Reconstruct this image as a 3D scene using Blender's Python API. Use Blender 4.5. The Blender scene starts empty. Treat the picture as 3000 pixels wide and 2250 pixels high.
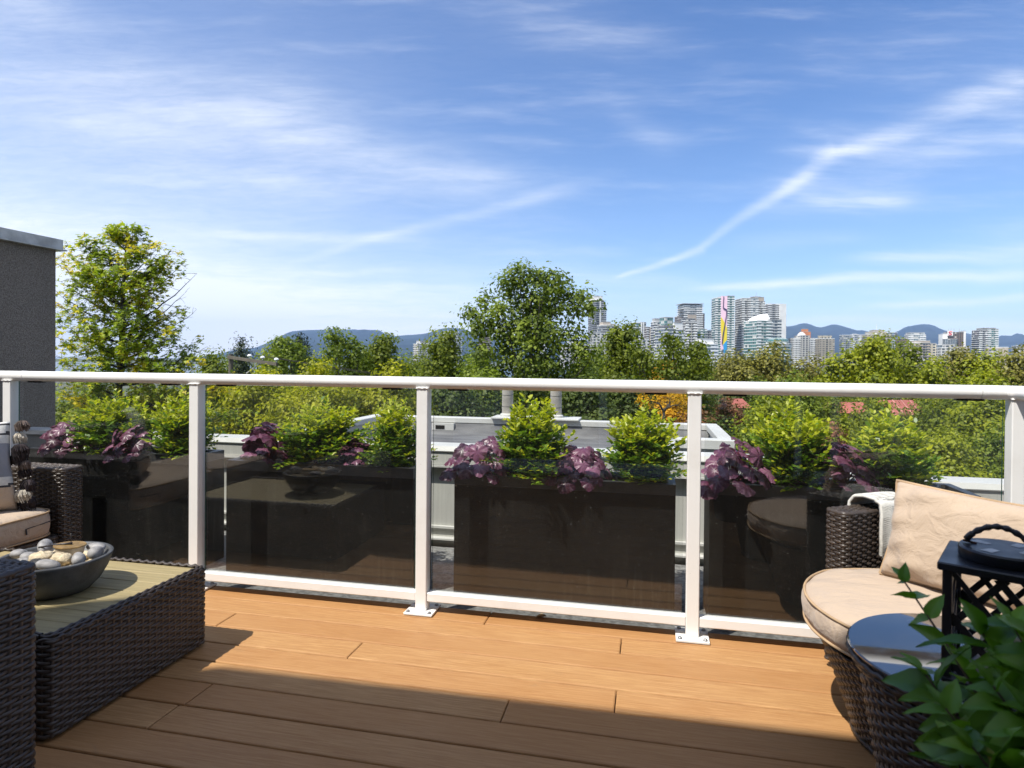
import bpy, math, random
import numpy as np
R = math.radians
PI = math.pi

# ------------------------------------------------------------------ camera, world, sun, exposure
scene = bpy.context.scene
F_PX, CAM_H, YAW, PITCH, ROLL, SH_PX = 1855.0, 1.143, R(12.3), R(-0.55), R(0.5), -51.0
_f = np.array([-math.sin(YAW)*math.cos(PITCH), math.cos(YAW)*math.cos(PITCH), math.sin(PITCH)])
_r = np.array([math.cos(YAW), math.sin(YAW), 0.0]); _u = np.cross(_r, _f)
_c, _s = math.cos(ROLL), math.sin(ROLL)
CR, CU = _c*_r + _s*_u, -_s*_r + _c*_u
cam_data = bpy.data.cameras.new('camera')
cam = bpy.data.objects.new('camera', cam_data)
scene.collection.objects.link(cam)
from mathutils import Matrix, Vector
M3 = Matrix(((CR[0], CU[0], -_f[0]), (CR[1], CU[1], -_f[1]), (CR[2], CU[2], -_f[2])))
cam.matrix_world = Matrix.Translation((0, 0, CAM_H)) @ M3.to_4x4()
cam_data.sensor_width = 36.0
cam_data.lens = F_PX/3000*36.0
cam_data.shift_y = SH_PX/3000
cam_data.clip_start = 0.05
cam_data.clip_end = 60000
cam_data.dof.use_dof = True
cam_data.dof.focus_distance = 4.6
cam_data.dof.aperture_fstop = 6.8
scene.camera = cam

SUN = np.array([-.334, -.408, .85]); SUN /= np.linalg.norm(SUN)
SUN_EL = math.asin(SUN[2]); SUN_AZ = math.atan2(SUN[0], SUN[1])
SKY_STR, SUN_STR, EXPO = 0.125, 3.9, 0.80

def at(px, py, depth):
    """world point on the ray of photo pixel (px,py) at a camera depth (used to survey positions)"""
    d = _f + CR*(px-1500)/F_PX - CU*(py-1125-SH_PX)/F_PX
    return np.array([0, 0, CAM_H]) + d*depth

class NT:
    def __init__(s, nt): s.nt = nt; s.N = nt.nodes; s.L = nt.links
    def new(s, t, **kw):
        n = s.N.new(t)
        for k, v in kw.items(): setattr(n, k, v)
        return n
    def put(s, sock, v):
        if isinstance(v, bpy.types.NodeSocket): s.L.new(v, sock)
        elif v is not None:
            if isinstance(v, (tuple, list)) and sock.type == 'RGBA' and len(v) == 3: v = (*v, 1)
            sock.default_value = v
    def math(s, op, a, b=None, c=None, clamp=False):
        n = s.new('ShaderNodeMath', operation=op, use_clamp=clamp)
        s.put(n.inputs[0], a); s.put(n.inputs[1], b)
        if c is not None: s.put(n.inputs[2], c)
        return n.outputs[0]
    def mix(s, f, a, b, mode='MIX'):
        n = s.new('ShaderNodeMix', data_type='RGBA', blend_type=mode)
        s.put(n.inputs[0], f); s.put(n.inputs[6], a); s.put(n.inputs[7], b)
        return n.outputs[2]
    def noise(s, vec, scale, detail=3, rough=.5, dist=0.0):
        n = s.new('ShaderNodeTexNoise'); s.put(n.inputs['Vector'], vec)
        n.inputs['Scale'].default_value = scale; n.inputs['Detail'].default_value = detail
        n.inputs['Roughness'].default_value = rough; n.inputs['Distortion'].default_value = dist
        return n.outputs[0]
    def mapr(s, v, a, b, c=0., d=1., smooth=True):
        n = s.new('ShaderNodeMapRange', interpolation_type='SMOOTHSTEP' if smooth else 'LINEAR')
        s.put(n.inputs[0], v); s.put(n.inputs[1], a); s.put(n.inputs[2], b); s.put(n.inputs[3], c); s.put(n.inputs[4], d)
        return n.outputs[0]
    def scale(s, vec, sc, loc=(0, 0, 0), rot=(0, 0, 0)):
        n = s.new('ShaderNodeMapping'); s.put(n.inputs[0], vec)
        n.inputs['Scale'].default_value = sc; n.inputs['Location'].default_value = loc; n.inputs['Rotation'].default_value = rot
        return n.outputs[0]
    def comb(s, x, y, z=0.0):
        n = s.new('ShaderNodeCombineXYZ'); s.put(n.inputs[0], x); s.put(n.inputs[1], y); s.put(n.inputs[2], z); return n.outputs[0]
    def ramp(s, f, stops):
        n = s.new('ShaderNodeValToRGB'); e = n.color_ramp.elements
        while len(e) < len(stops): e.new(.5)
        for i, (p, c) in enumerate(stops): e[i].position = p; e[i].color = (*c, 1)
        s.put(n.inputs[0], f); return n.outputs[0]

def build_world():
    w = bpy.data.worlds.new('World'); scene.world = w; w.use_nodes = True
    t = NT(w.node_tree); t.N.clear()
    out = t.new('ShaderNodeOutputWorld'); bg = t.new('ShaderNodeBackground'); t.L.new(bg.outputs[0], out.inputs[0])
    sky = t.new('ShaderNodeTexSky', sky_type='NISHITA', sun_disc=False)
    sky.sun_elevation = SUN_EL; sky.sun_rotation = SUN_AZ % (2*PI)
    sky.air_density = 1.0; sky.dust_density = 0.35; sky.ozone_density = 2.4; sky.altitude = 10
    co = t.new('ShaderNodeTexCoord').outputs['Generated']
    sep = t.new('ShaderNodeSeparateXYZ'); t.L.new(t.scale(co, (1, 1, 1), rot=(0, 0, -YAW)), sep.inputs[0])
    X, Y, Z = sep.outputs
    front = t.mapr(Y, .12, .3)
    Yc = t.math('MAXIMUM', Y, .12)
    u0 = t.math('DIVIDE', X, Yc); v0 = t.math('DIVIDE', Z, Yc)
    uv = t.comb(u0, v0)
    # gentle warp so that streaks are not ruler straight
    wn = t.new('ShaderNodeTexNoise'); t.put(wn.inputs['Vector'], uv); wn.inputs['Scale'].default_value = 3.2; wn.inputs['Detail'].default_value = 4
    wv = t.new('ShaderNodeVectorMath', operation='MULTIPLY_ADD'); t.L.new(wn.outputs['Color'], wv.inputs[0])
    wv.inputs[1].default_value = (.05, .035, 0); t.L.new(uv, wv.inputs[2])
    sp = t.new('ShaderNodeSeparateXYZ'); t.L.new(wv.outputs[0], sp.inputs[0])
    off = (.025, .0175)
    u = t.math('SUBTRACT', sp.outputs[0], off[0]); v = t.math('SUBTRACT', sp.outputs[1], off[1])
    fib = lambda ang, sx, sy, sc, det, ro=.6: t.noise(t.scale(t.comb(u, v), (sx, sy, 1), rot=(0, 0, ang)), sc, det, ro)
    f1 = fib(R(-22), 1.2, 9, 2.2, 7)      # fibres rising to the right
    f2 = fib(R(12), 1.0, 5, 2.0, 6)
    f3 = fib(R(-4), .8, 14, 2.4, 6)
    tot = None
    chain = None
    def add(e, mx=False):
        nonlocal tot, chain
        if mx: chain = e if chain is None else t.math('SMOOTH_MAX', chain, e, .08)
        else: tot = e if tot is None else t.math('ADD', tot, e)
    def P(x, y): return ((x*1.3562-1500)/F_PX, (1056-y*1.3562)/F_PX)
    def streak(x0, y0, x1, y1, w0, w1, amp, ends=(.12, .12), fibre=None, fa=.5, mx=False):
        a, b = P(x0, y0), P(x1, y1)
        L = math.hypot(b[0]-a[0], b[1]-a[1]); dx, dy = (b[0]-a[0])/L, (b[1]-a[1])/L
        du, dv = t.math('SUBTRACT', u, a[0]), t.math('SUBTRACT', v, a[1])
        s_ = t.math('ADD', t.math('MULTIPLY', du, dx/L), t.math('MULTIPLY', dv, dy/L))
        tt = t.math('SUBTRACT', t.math('MULTIPLY', dv, dx), t.math('MULTIPLY', du, dy))
        w = t.mapr(s_, 0, 1, w0*1.3562/F_PX, w1*1.3562/F_PX, smooth=False)
        q = t.math('DIVIDE', tt, w)
        g = t.math('EXPONENT', t.math('MULTIPLY', t.math('MULTIPLY', q, q), -1))
        e = t.math('MULTIPLY', t.mapr(s_, 0-ends[0], ends[0]), t.mapr(s_, 1-ends[1], 1+ends[1], 1, 0))
        g = t.math('MULTIPLY', g, e)
        if fibre is not None:
            g = t.math('MULTIPLY', g, t.mapr(fibre, .3, .7, 1-fa, 1+fa*.4))
        add(t.math('MULTIPLY', g, amp), mx)
    # long contrail that bends up to the right
    streak(1330, 592, 1520, 528, 5, 10, .40, (.1, .05), f1, .45, True)
    streak(1500, 535, 1660, 432, 8, 14, .42, (.06, .06), f1, .45, True)
    streak(1640, 448, 1800, 318, 12, 21, .40, (.06, .06), f1, .5, True)
    streak(1770, 338, 2230, 165, 15, 42, .36, (.08, .1), f1, .6, True)
    streak(1700, 345, 2230, 230, 60, 110, .20, (.2, .1), f1, .9)
    streak(1650, 455, 1960, 425, 18, 26, .33, (.2, .2), f3, .8)
    streak(1720, 420, 1900, 470, 20, 10, .16, (.3, .3), f3, .9)
    streak(1500, 617, 2240, 576, 7, 15, .55, (.12, .1), f3, .4)
    streak(1850, 556, 2240, 528, 12, 24, .42, (.2, .1), f3, .7)
    streak(1600, 520, 1860, 510, 18, 12, .16, (.3, .3), f3)
    streak(1880, 660, 2240, 622, 7, 10, .36, (.2, .1), f3)
    streak(1550, 690, 2300, 685, 10, 12, .24, (.3, .1), f3)
    streak(1700, 120, 2250, 60, 60, 50, .06, (.3, .1), f1, .9)
    streak(1050, 40, 1500, 130, 50, 40, .12, (.3, .3), f1, .9)
    streak(1300, 215, 1450, 330, 30, 30, .10, (.3, .3), f1, .9)
    # left: veils
    streak(660, 562, 1260, 398, 8, 16, .24, (.15, .2), f2, .6)
    streak(420, 507, 880, 522, 10, 14, .2, (.2, .2), f3, .6)
    streak(-200, 300, 700, 255, 150, 120, .22, (.2, .35), f2, .35)
    streak(500, 270, 1080, 400, 34, 55, .24, (.3, .3), f2, .8)
    streak(560, 400, 1060, 400, 60, 50, .12, (.3, .3), f2, .9)
    streak(-300, 560, 420, 600, 190, 150, .36, (.2, .5), f2, .3)
    streak(-300, 60, 500, 330, 160, 110, .16, (.2, .4), f2, .5)
    streak(-100, 40, 200, 60, 60, 40, .2, (.3, .3), f2, .9)
    streak(-300, 690, 1100, 700, 80, 50, .30, (.1, .2), f3, .5)
    streak(300, 620, 1300, 640, 70, 45, .22, (.2, .2), f3, .9)
    streak(1000, 560, 1600, 640, 30, 30, .12, (.3, .3), f3, .8)
    add(chain)
    # thin general cirrus
    add(t.mapr(f1, .48, .78, 0, .16)); add(t.mapr(f2, .5, .8, 0, .14))
    add(t.mapr(u0, .4, -.8, 0, .12)); add(t.mapr(v0, .16, .0, 0, .30)); add(t.math('MULTIPLY', t.mapr(u0, .2, -.7), t.mapr(v0, .36, .06, 0, .52)))
    cl = t.math('MULTIPLY', tot, t.mapr(t.noise(t.scale(t.comb(u, v), (2.2, 16, 1), rot=(0, 0, R(-14))), 7, 9, .72, .6), .25, .75, .80, 1.12))
    cl = t.math('MULTIPLY', cl, front)
    # the rest of the sky: brighter cloud added out of view for fill light
    back = t.math('MULTIPLY', t.mapr(t.noise(t.scale(co, (1, 3, 6)), 2.5, 6, .6), .4, .75, .1, .75), t.math('SUBTRACT', 1, front))
    cl = t.math('ADD', cl, back, clamp=True)
    cl = t.math('MINIMUM', cl, .88)
    skyc = t.mix(1.0, sky.outputs[0], t.mix(t.mapr(Z, .0, .48), (.68, .76, .88), (.36, .56, .80)), 'MULTIPLY')
    col = t.mix(cl, skyc, t.mix(front, (10.5, 10.3, 10.1), t.mix(t.mapr(v0, .22, .0), (5.7, 5.85, 6.1), (6.5, 6.5, 6.55))))
    t.L.new(col, bg.inputs[0]); bg.inputs[1].default_value = SKY_STR
build_world()
sun_d = bpy.data.lights.new('sun', 'SUN'); sun_d.energy = SUN_STR; sun_d.angle = R(.53); sun_d.color = (1, .95, .86)
sun_o = bpy.data.objects.new('sun', sun_d); scene.collection.objects.link(sun_o)
sun_o.rotation_euler = Vector(SUN).to_track_quat('Z', 'Y').to_euler(); sun_o.location = (0, -3, 30)
vs = scene.view_settings
scene.display_settings.display_device = 'sRGB'
vs.view_transform = 'Standard'; vs.look = 'None'; vs.gamma = 1; vs.exposure = EXPO; vs.use_curve_mapping = False
cy = scene.cycles
cy.max_bounces = 8; cy.diffuse_bounces = 3; cy.glossy_bounces = 4; cy.transmission_bounces = 4
cy.transparent_max_bounces = 24; cy.volume_bounces = 0
cy.caustics_reflective = False; cy.caustics_refractive = False
cy.sample_clamp_indirect = 6
cy.use_denoising = True
try: cy.denoiser = 'OPENIMAGEDENOISE'
except Exception: pass

# ------------------------------------------------------------------ materials
MATS = {}
def material(name, fn):
    m = bpy.data.materials.new(name); m.use_nodes = True
    t = NT(m.node_tree); t.N.clear(); out = t.new('ShaderNodeOutputMaterial')
    fn(t, out); MATS[name] = m; return m

def pbr(name, col, rough=.5, metal=0., var=.15, vscale=6., bump=0., bscale=60., spec=.5, col2=None, stretch=(1, 1, 1), sheen=0.):
    def fn(t, out):
        b = t.new('ShaderNodeBsdfPrincipled'); t.L.new(b.outputs[0], out.inputs[0])
        co = t.scale(t.new('ShaderNodeTexCoord').outputs['Object'], stretch)
        n = t.noise(co, vscale, 5, .6)
        c2 = col2 or tuple(max(0, c*(1-2.2*var)) for c in col)
        c1 = col if col2 else tuple(min(1, c*(1+var)) for c in col)
        t.L.new(t.mix(t.mapr(n, .3, .7), c2, c1), b.inputs['Base Color'])
        t.put(b.inputs['Roughness'], t.mapr(n, .2, .8, min(1, rough+.08), max(.02, rough-.08)))
        b.inputs['Metallic'].default_value = metal
        b.inputs['Specular IOR Level'].default_value = spec
        if sheen: b.inputs['Sheen Weight'].default_value = sheen
        if bump:
            bp = t.new('ShaderNodeBump'); bp.inputs['Distance'].default_value = bump; bp.inputs['Strength'].default_value = .9
            t.put(bp.inputs['Height'], t.noise(co, bscale, 4, .6)); t.L.new(bp.outputs[0], b.inputs['Normal'])
    return material(name, fn)

def leafmat(name, dark, light, trans=.35, rough=.5, hue=.5, spec=.35, tip=None):
    def fn(t, out):
        b = t.new('ShaderNodeBsdfPrincipled'); tr = t.new('ShaderNodeBsdfTranslucent'); mx = t.new('ShaderNodeMixShader')
        g = t.new('ShaderNodeNewGeometry'); oi = t.new('ShaderNodeObjectInfo')
        co = t.new('ShaderNodeTexCoord').outputs['Object']
        rnd = g.outputs['Random Per Island']
        cl = t.noise(co, .9, 2, .5)
        f = t.math('ADD', t.math('MULTIPLY', rnd, .45), t.math('MULTIPLY', t.mapr(cl, .3, .7), .55))
        stops = [(.12, dark), (.88, light)] if tip is None else [(.1, dark), (.5, light), (.78, tip)]
        c = t.ramp(f, stops)
        t.L.new(c, b.inputs['Base Color']); b.inputs['Roughness'].default_value = rough
        b.inputs['Specular IOR Level'].default_value = spec
        c2 = t.mix(1, c, (1.25, 1.35, .55), 'MULTIPLY')
        t.L.new(c2, tr.inputs[0]); mx.inputs[0].default_value = trans
        t.L.new(b.outputs[0], mx.inputs[1]); t.L.new(tr.outputs[0], mx.inputs[2]); t.L.new(mx.outputs[0], out.inputs[0])
    return material(name, fn)

def glassmat(name, tint, rough=0.0, refl=1.0, dirt=.0, ior=1.5):
    def fn(t, out):
        fr = t.new('ShaderNodeFresnel'); g = t.new('ShaderNodeNewGeometry'); t.put(fr.inputs[0], t.mapr(g.outputs['Backfacing'], 0, 1, ior, 1/ior, False))
        tr = t.new('ShaderNodeBsdfTransparent'); tr.inputs[0].default_value = (*tint, 1)
        gl = t.new('ShaderNodeBsdfGlossy'); gl.inputs['Roughness'].default_value = rough; gl.inputs[0].default_value = (1, 1, 1, 1)
        mx = t.new('ShaderNodeMixShader'); t.put(mx.inputs[0], t.math('MULTIPLY', fr.outputs[0], refl))
        t.L.new(tr.outputs[0], mx.inputs[1]); t.L.new(gl.outputs[0], mx.inputs[2]); res = mx.outputs[0]
        if dirt:
            df = t.new('ShaderNodeBsdfDiffuse'); df.inputs[0].default_value = (.75, .75, .7, 1)
            co = t.new('ShaderNodeTexCoord').outputs['Object']
            n1 = t.mapr(t.noise(t.scale(co, (30, 30, 4)), 3, 6, .7), .45, .8, dirt*.4, dirt)
            n2 = t.mapr(t.noise(co, 200, 1, .5), .77, .80, 0, .4)
            m2 = t.new('ShaderNodeMixShader'); t.put(m2.inputs[0], t.math('ADD', n1, n2, clamp=True))
            t.L.new(res, m2.inputs[1]); t.L.new(df.outputs[0], m2.inputs[2]); res = m2.outputs[0]
        t.L.new(res, out.inputs[0])
    return material(name, fn)

pbr('white_paint', (.80, .80, .79), .32, 0, .035, 3, spec=.5)
def _wp(t, out):
    b = t.new('ShaderNodeBsdfPrincipled'); t.L.new(b.outputs[0], out.inputs[0])
    co = t.new('ShaderNodeTexCoord').outputs['Object']
    sm = t.mapr(t.noise(co, 5, 5, .7), .45, .8, 0, .5)
    c = t.mix(sm, (.82, .815, .80), (.68, .66, .63))
    sp = t.mapr(t.noise(co, 120, 2, .6), .755, .79)
    c = t.mix(sp, c, (.16, .13, .11))
    t.L.new(c, b.inputs['Base Color']); b.inputs['Roughness'].default_value = .33
material('rail_paint', _wp)
def _deck(t, out):
    b = t.new('ShaderNodeBsdfPrincipled'); t.L.new(b.outputs[0], out.inputs[0])
    co = t.new('ShaderNodeTexCoord').outputs['Object']; g = t.new('ShaderNodeNewGeometry')
    rnd = g.outputs['Random Per Island']
    off = t.new('ShaderNodeVectorMath', operation='MULTIPLY_ADD'); t.put(off.inputs[0], t.comb(rnd, rnd, rnd)); off.inputs[1].default_value = (17, 3, 0); t.L.new(co, off.inputs[2])
    grain = t.noise(t.scale(off.outputs[0], (1.6, 42, 1)), 4, 8, .72, .6)
    fine = t.noise(t.scale(off.outputs[0], (6, 220, 1)), 4, 4, .7)
    big = t.noise(t.scale(co, (.8, 2, 1)), 1.4, 4, .6)
    c = t.mix(t.mapr(grain, .35, .72), (.335, .165, .062), (.52, .305, .130))
    c = t.mix(t.math('MULTIPLY', rnd, .8), c, (.33, .152, .054))
    c = t.mix(t.mapr(big, .4, .7, 0, .22), c, (.50, .30, .14))
    c = t.mix(t.mapr(t.noise(co, 90, 2, .6), .74, .78, 0, .7), c, (.16, .10, .06))
    c = t.mix(t.mapr(t.noise(t.scale(co, (3, 6, 1)), 2.2, 6, .75, .6), .60, .72, 0, .30), c, (.25, .15, .08))
    t.L.new(c, b.inputs['Base Color']); t.put(b.inputs['Roughness'], t.mapr(grain, .3, .7, .62, .48)); b.inputs['Specular IOR Level'].default_value = .35
    bp = t.new('ShaderNodeBump'); bp.inputs['Distance'].default_value = .0012; bp.inputs['Strength'].default_value = .8
    t.put(bp.inputs['Height'], t.math('ADD', t.math('MULTIPLY', grain, .6), t.math('MULTIPLY', fine, .5))); t.L.new(bp.outputs[0], b.inputs['Normal'])
material('deck_board', _deck)
def _wick(name, a, bcol, rough):
    def fn(t, out):
        b = t.new('ShaderNodeBsdfPrincipled'); t.L.new(b.outputs[0], out.inputs[0])
        g = t.new('ShaderNodeNewGeometry'); co = t.new('ShaderNodeTexCoord').outputs['Object']
        n = t.noise(co, 26, 3, .6)
        f = t.math('ADD', t.math('MULTIPLY', g.outputs['Random Per Island'], .6), t.math('MULTIPLY', n, .4))
        t.L.new(t.mix(f, a, bcol), b.inputs['Base Color']); b.inputs['Roughness'].default_value = rough
        bp = t.new('ShaderNodeBump'); bp.inputs['Distance'].default_value = .0006
        t.put(bp.inputs['Height'], t.noise(t.scale(co, (40, 40, 420)), 2, 3, .6)); t.L.new(bp.outputs[0], b.inputs['Normal'])
    return material(name, fn)
_wick('wicker', (.026, .020, .017), (.075, .058, .048), .36)
pbr('wicker_core', (.010, .008, .007), .7, 0, .2)
def _cush(name, c1, c2):
    def fn(t, out):
        b = t.new('ShaderNodeBsdfPrincipled'); t.L.new(b.outputs[0], out.inputs[0])
        co = t.new('ShaderNodeTexCoord').outputs['Object']
        st = t.mapr(t.noise(co, 5, 6, .7), .42, .75)
        we = t.noise(t.scale(co, (260, 260, 260)), 1.5, 2, .6)
        c = t.mix(st, c1, c2); c = t.mix(t.mapr(we, .3, .7, 0, .25), c, tuple(x*.7 for x in c1))
        t.L.new(c, b.inputs['Base Color']); b.inputs['Roughness'].default_value = .85; b.inputs['Specular IOR Level'].default_value = .2
        b.inputs['Sheen Weight'].default_value = .2
        bp = t.new('ShaderNodeBump'); bp.inputs['Distance'].default_value = .012; bp.inputs['Strength'].default_value = .75
        h = t.math('ADD', t.noise(t.scale(co, (2.5, 6, 6), rot=(.3, .2, .5)), 3.5, 5, .55, .8), t.math('MULTIPLY', we, .06))
        t.put(bp.inputs['Height'], h); t.L.new(bp.outputs[0], b.inputs['Normal'])
    return material(name, fn)
_cush('beige_fabric', (.47, .365, .27), (.40, .32, .255))
pbr('piping', (.42, .29, .17), .8, 0, .1)
pbr('planter_black', (.008, .008, .008), .55, 0, .25, 4, spec=.22, col2=(.017, .016, .014), stretch=(1, 1, .3))
def _pl(t, out):
    b = t.new('ShaderNodeBsdfPrincipled'); t.L.new(b.outputs[0], out.inputs[0])
    co = t.new('ShaderNodeTexCoord').outputs['Object']
    st = t.mapr(t.noise(t.scale(co, (26, 26, .9)), 2.4, 6, .7), .48, .78, 0, .8); bl = t.mapr(t.noise(co, 3, 5, .7), .4, .75, 0, .6)
    c = t.mix(bl, (.006, .006, .006), (.020, .018, .016)); c = t.mix(t.math('MULTIPLY', st, bl), c, (.10, .10, .085))
    c = t.mix(t.mapr(t.noise(co, 130, 2, .6), .765, .79), c, (.30, .30, .28))
    t.L.new(c, b.inputs['Base Color']); b.inputs['Roughness'].default_value = .6; b.inputs['Specular IOR Level'].default_value = .2
material('planter_side', _pl)
pbr('planter_rim', (.04, .041, .042), .45, 0, .2)
pbr('soil', (.025, .017, .012), .95, 0, .3, 20, .01, 40)
def _stucco(t, out):
    b = t.new('ShaderNodeBsdfPrincipled'); t.L.new(b.outputs[0], out.inputs[0])
    co = t.new('ShaderNodeTexCoord').outputs['Object']
    n = t.noise(co, 110, 4, .7); n2 = t.noise(t.scale(co, (1, 1, .25)), 1.5, 5, .6)
    c = t.mix(t.mapr(n, .35, .65), (.12, .10, .082), (.27, .235, .20)); c = t.mix(t.mapr(n2, .4, .7, 0, .3), c, (.075, .07, .062))
    t.L.new(c, b.inputs['Base Color']); b.inputs['Roughness'].default_value = .92
    bp = t.new('ShaderNodeBump'); bp.inputs['Distance'].default_value = .012; t.put(bp.inputs['Height'], n); t.L.new(bp.outputs[0], b.inputs['Normal'])
material('stucco', _stucco)
pbr('galvanized', (.46, .44, .41), .5, .3, .12, 9, .001, 30)
pbr('parapet_white', (.54, .54, .51), .55, 0, .06, 3)
def _siding(t, out):
    b = t.new('ShaderNodeBsdfPrincipled'); t.L.new(b.outputs[0], out.inputs[0])
    co = t.new('ShaderNodeTexCoord').outputs['Object']
    n = t.noise(t.scale(co, (45, 45, 1.2)), 2, 6, .7); n2 = t.noise(co, 2.2, 4, .6)
    c = t.mix(t.mapr(n, .3, .75), (.50, .50, .46), (.40, .40, .37)); c = t.mix(t.mapr(n2, .4, .7, 0, .3), c, (.36, .36, .34))
    t.L.new(c, b.inputs['Base Color']); b.inputs['Roughness'].default_value = .7
material('parapet_siding', _siding)
pbr('roof_membrane', (.17, .17, .168), .85, 0, .18, 1.8, .003, 90, stretch=(1, 4, 1), col2=(.085, .085, .088))
pbr('walkway_membrane', (.19, .19, .185), .9, 0, .22, 40, .004, 120)
pbr('concrete', (.36, .34, .30), .85, 0, .12, 8, .002, 40)
glassmat('rail_glass', (.965, .972, .968), 0, 1.1, .006)
pbr('glass_edge', (.03, .10, .08), .15, 0, .1)
pbr('steel_bolt', (.35, .36, .38), .35, .9, .1)
pbr('slat_top', (.33, .265, .13), .55, 0, .10, 3, .001, 60, stretch=(1, 30, 1))
pbr('bowl_concrete', (.075, .078, .082), .6, 0, .22, 10, .0015, 60)
pbr('river_stone', (.31, .30, .295), .7, 0, .25, 18, .001, 90)
pbr('lava_cream', (.62, .52, .36), .9, 0, .15, 30, .004, 110)
pbr('dark_rock', (.05, .05, .055), .8, 0, .3, 40, .003, 150)
pbr('ceramic_cream', (.55, .47, .36), .6, 0, .1, 20)
pbr('bronze_lid', (.30, .19, .07), .5, .25, .2, 30)
pbr('throw_white', (.62, .61, .57), .95, 0, .05, 60, .002, 200)
pbr('throw_black', (.04, .04, .045), .95, 0, .1)
pbr('throw_grey', (.26, .27, .30), .95, 0, .1)
pbr('tassel_dark', (.035, .025, .028), .95, 0, .3, 60)
pbr('tassel_brown', (.16, .12, .10), .95, 0, .3, 60)
pbr('tassel_cream', (.55, .50, .42), .95, 0, .2, 60)
pbr('lantern_metal', (.012, .013, .018), .38, .2, .2, 12, spec=.6)
pbr('leather', (.035, .028, .026), .4, 0, .3, 60, .002, 120)
pbr('candle_wax', (.72, .66, .50), .6, 0, .04)
pbr('rust', (.16, .07, .04), .8, 0, .2)
def _glasstop(t, out):
    b = t.new('ShaderNodeBsdfPrincipled'); t.L.new(b.outputs[0], out.inputs[0])
    co = t.new('ShaderNodeTexCoord').outputs['Object']
    n = t.mapr(t.noise(co, 14, 6, .7), .4, .75)
    t.L.new(t.mix(n, (.02, .022, .026), (.045, .048, .052)), b.inputs['Base Color'])
    t.put(b.inputs['Roughness'], t.mapr(n, 0, 1, .03, .10)); b.inputs['Specular IOR Level'].default_value = .9
    b.inputs['Coat Weight'].default_value = 1; b.inputs['Coat Roughness'].default_value = .02
material('table_glass', _glasstop)
pbr('bark', (.10, .085, .07), .9, 0, .25, 6, .02, 12, stretch=(1, 1, .3))
pbr('bark_dark', (.045, .04, .035), .9, 0, .25, 6)
pbr('pole_wood', (.11, .095, .07), .9, 0, .2, 5, .004, 30, stretch=(6, 6, .5))
pbr('insulator', (.72, .74, .74), .2, 0, .05)
pbr('red_roof', (.42, .13, .10), .5, 0, .1, 1.0)
pbr('pink_wall', (.55, .36, .28), .8, 0, .1, 1.0)
pbr('house_wall', (.70, .66, .60), .8, 0, .08, 2)
pbr('dark_glass', (.02, .025, .03), .06, 0, .2, spec=.8)
pbr('stem_red', (.22, .03, .05), .6, 0, .2)
pbr('stem_brown', (.08, .05, .025), .8, 0, .2)
def _ground(t, out):
    b = t.new('ShaderNodeBsdfPrincipled'); t.L.new(b.outputs[0], out.inputs[0])
    co = t.new('ShaderNodeTexCoord').outputs['Object']
    t.L.new(t.mix(t.mapr(t.noise(co, .05, 6, .6), .4, .6), (.05, .08, .025), (.12, .12, .10)), b.inputs['Base Color']); b.inputs['Roughness'].default_value = .95
material('ground_mix', _ground)
def _water(t, out):
    b = t.new('ShaderNodeBsdfPrincipled'); t.L.new(b.outputs[0], out.inputs[0])
    b.inputs['Base Color'].default_value = (.02, .05, .08, 1); b.inputs['Roughness'].default_value = .2
    bp = t.new('ShaderNodeBump'); bp.inputs['Distance'].default_value = .3
    t.put(bp.inputs['Height'], t.noise(t.new('ShaderNodeTexCoord').outputs['Object'], .4, 3)); t.L.new(bp.outputs[0], b.inputs['Normal'])
material('sea_water', _water)
def _mount(t, out):
    b = t.new('ShaderNodeBsdfPrincipled'); t.L.new(b.outputs[0], out.inputs[0])
    co = t.new('ShaderNodeTexCoord').outputs['Object']
    sep = t.new('ShaderNodeSeparateXYZ'); t.L.new(co, sep.inputs[0])
    n = t.noise(co, .004, 8, .6)
    c = t.mix(t.mapr(n, .35, .65), (.008, .019, .026), (.022, .042, .048))  # forest tones shifted to blue, part of the distance haze painted in
    sn = t.math('MULTIPLY', t.mapr(sep.outputs[2], 560, 660), t.mapr(t.noise(t.scale(co, (1, 1, 3)), .012, 5, .6), .60, .66))
    t.L.new(t.mix(sn, c, (.7, .72, .75)), b.inputs['Base Color']); b.inputs['Roughness'].default_value = 1; b.inputs['Specular IOR Level'].default_value = .1
material('forest_slope', _mount)

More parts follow.
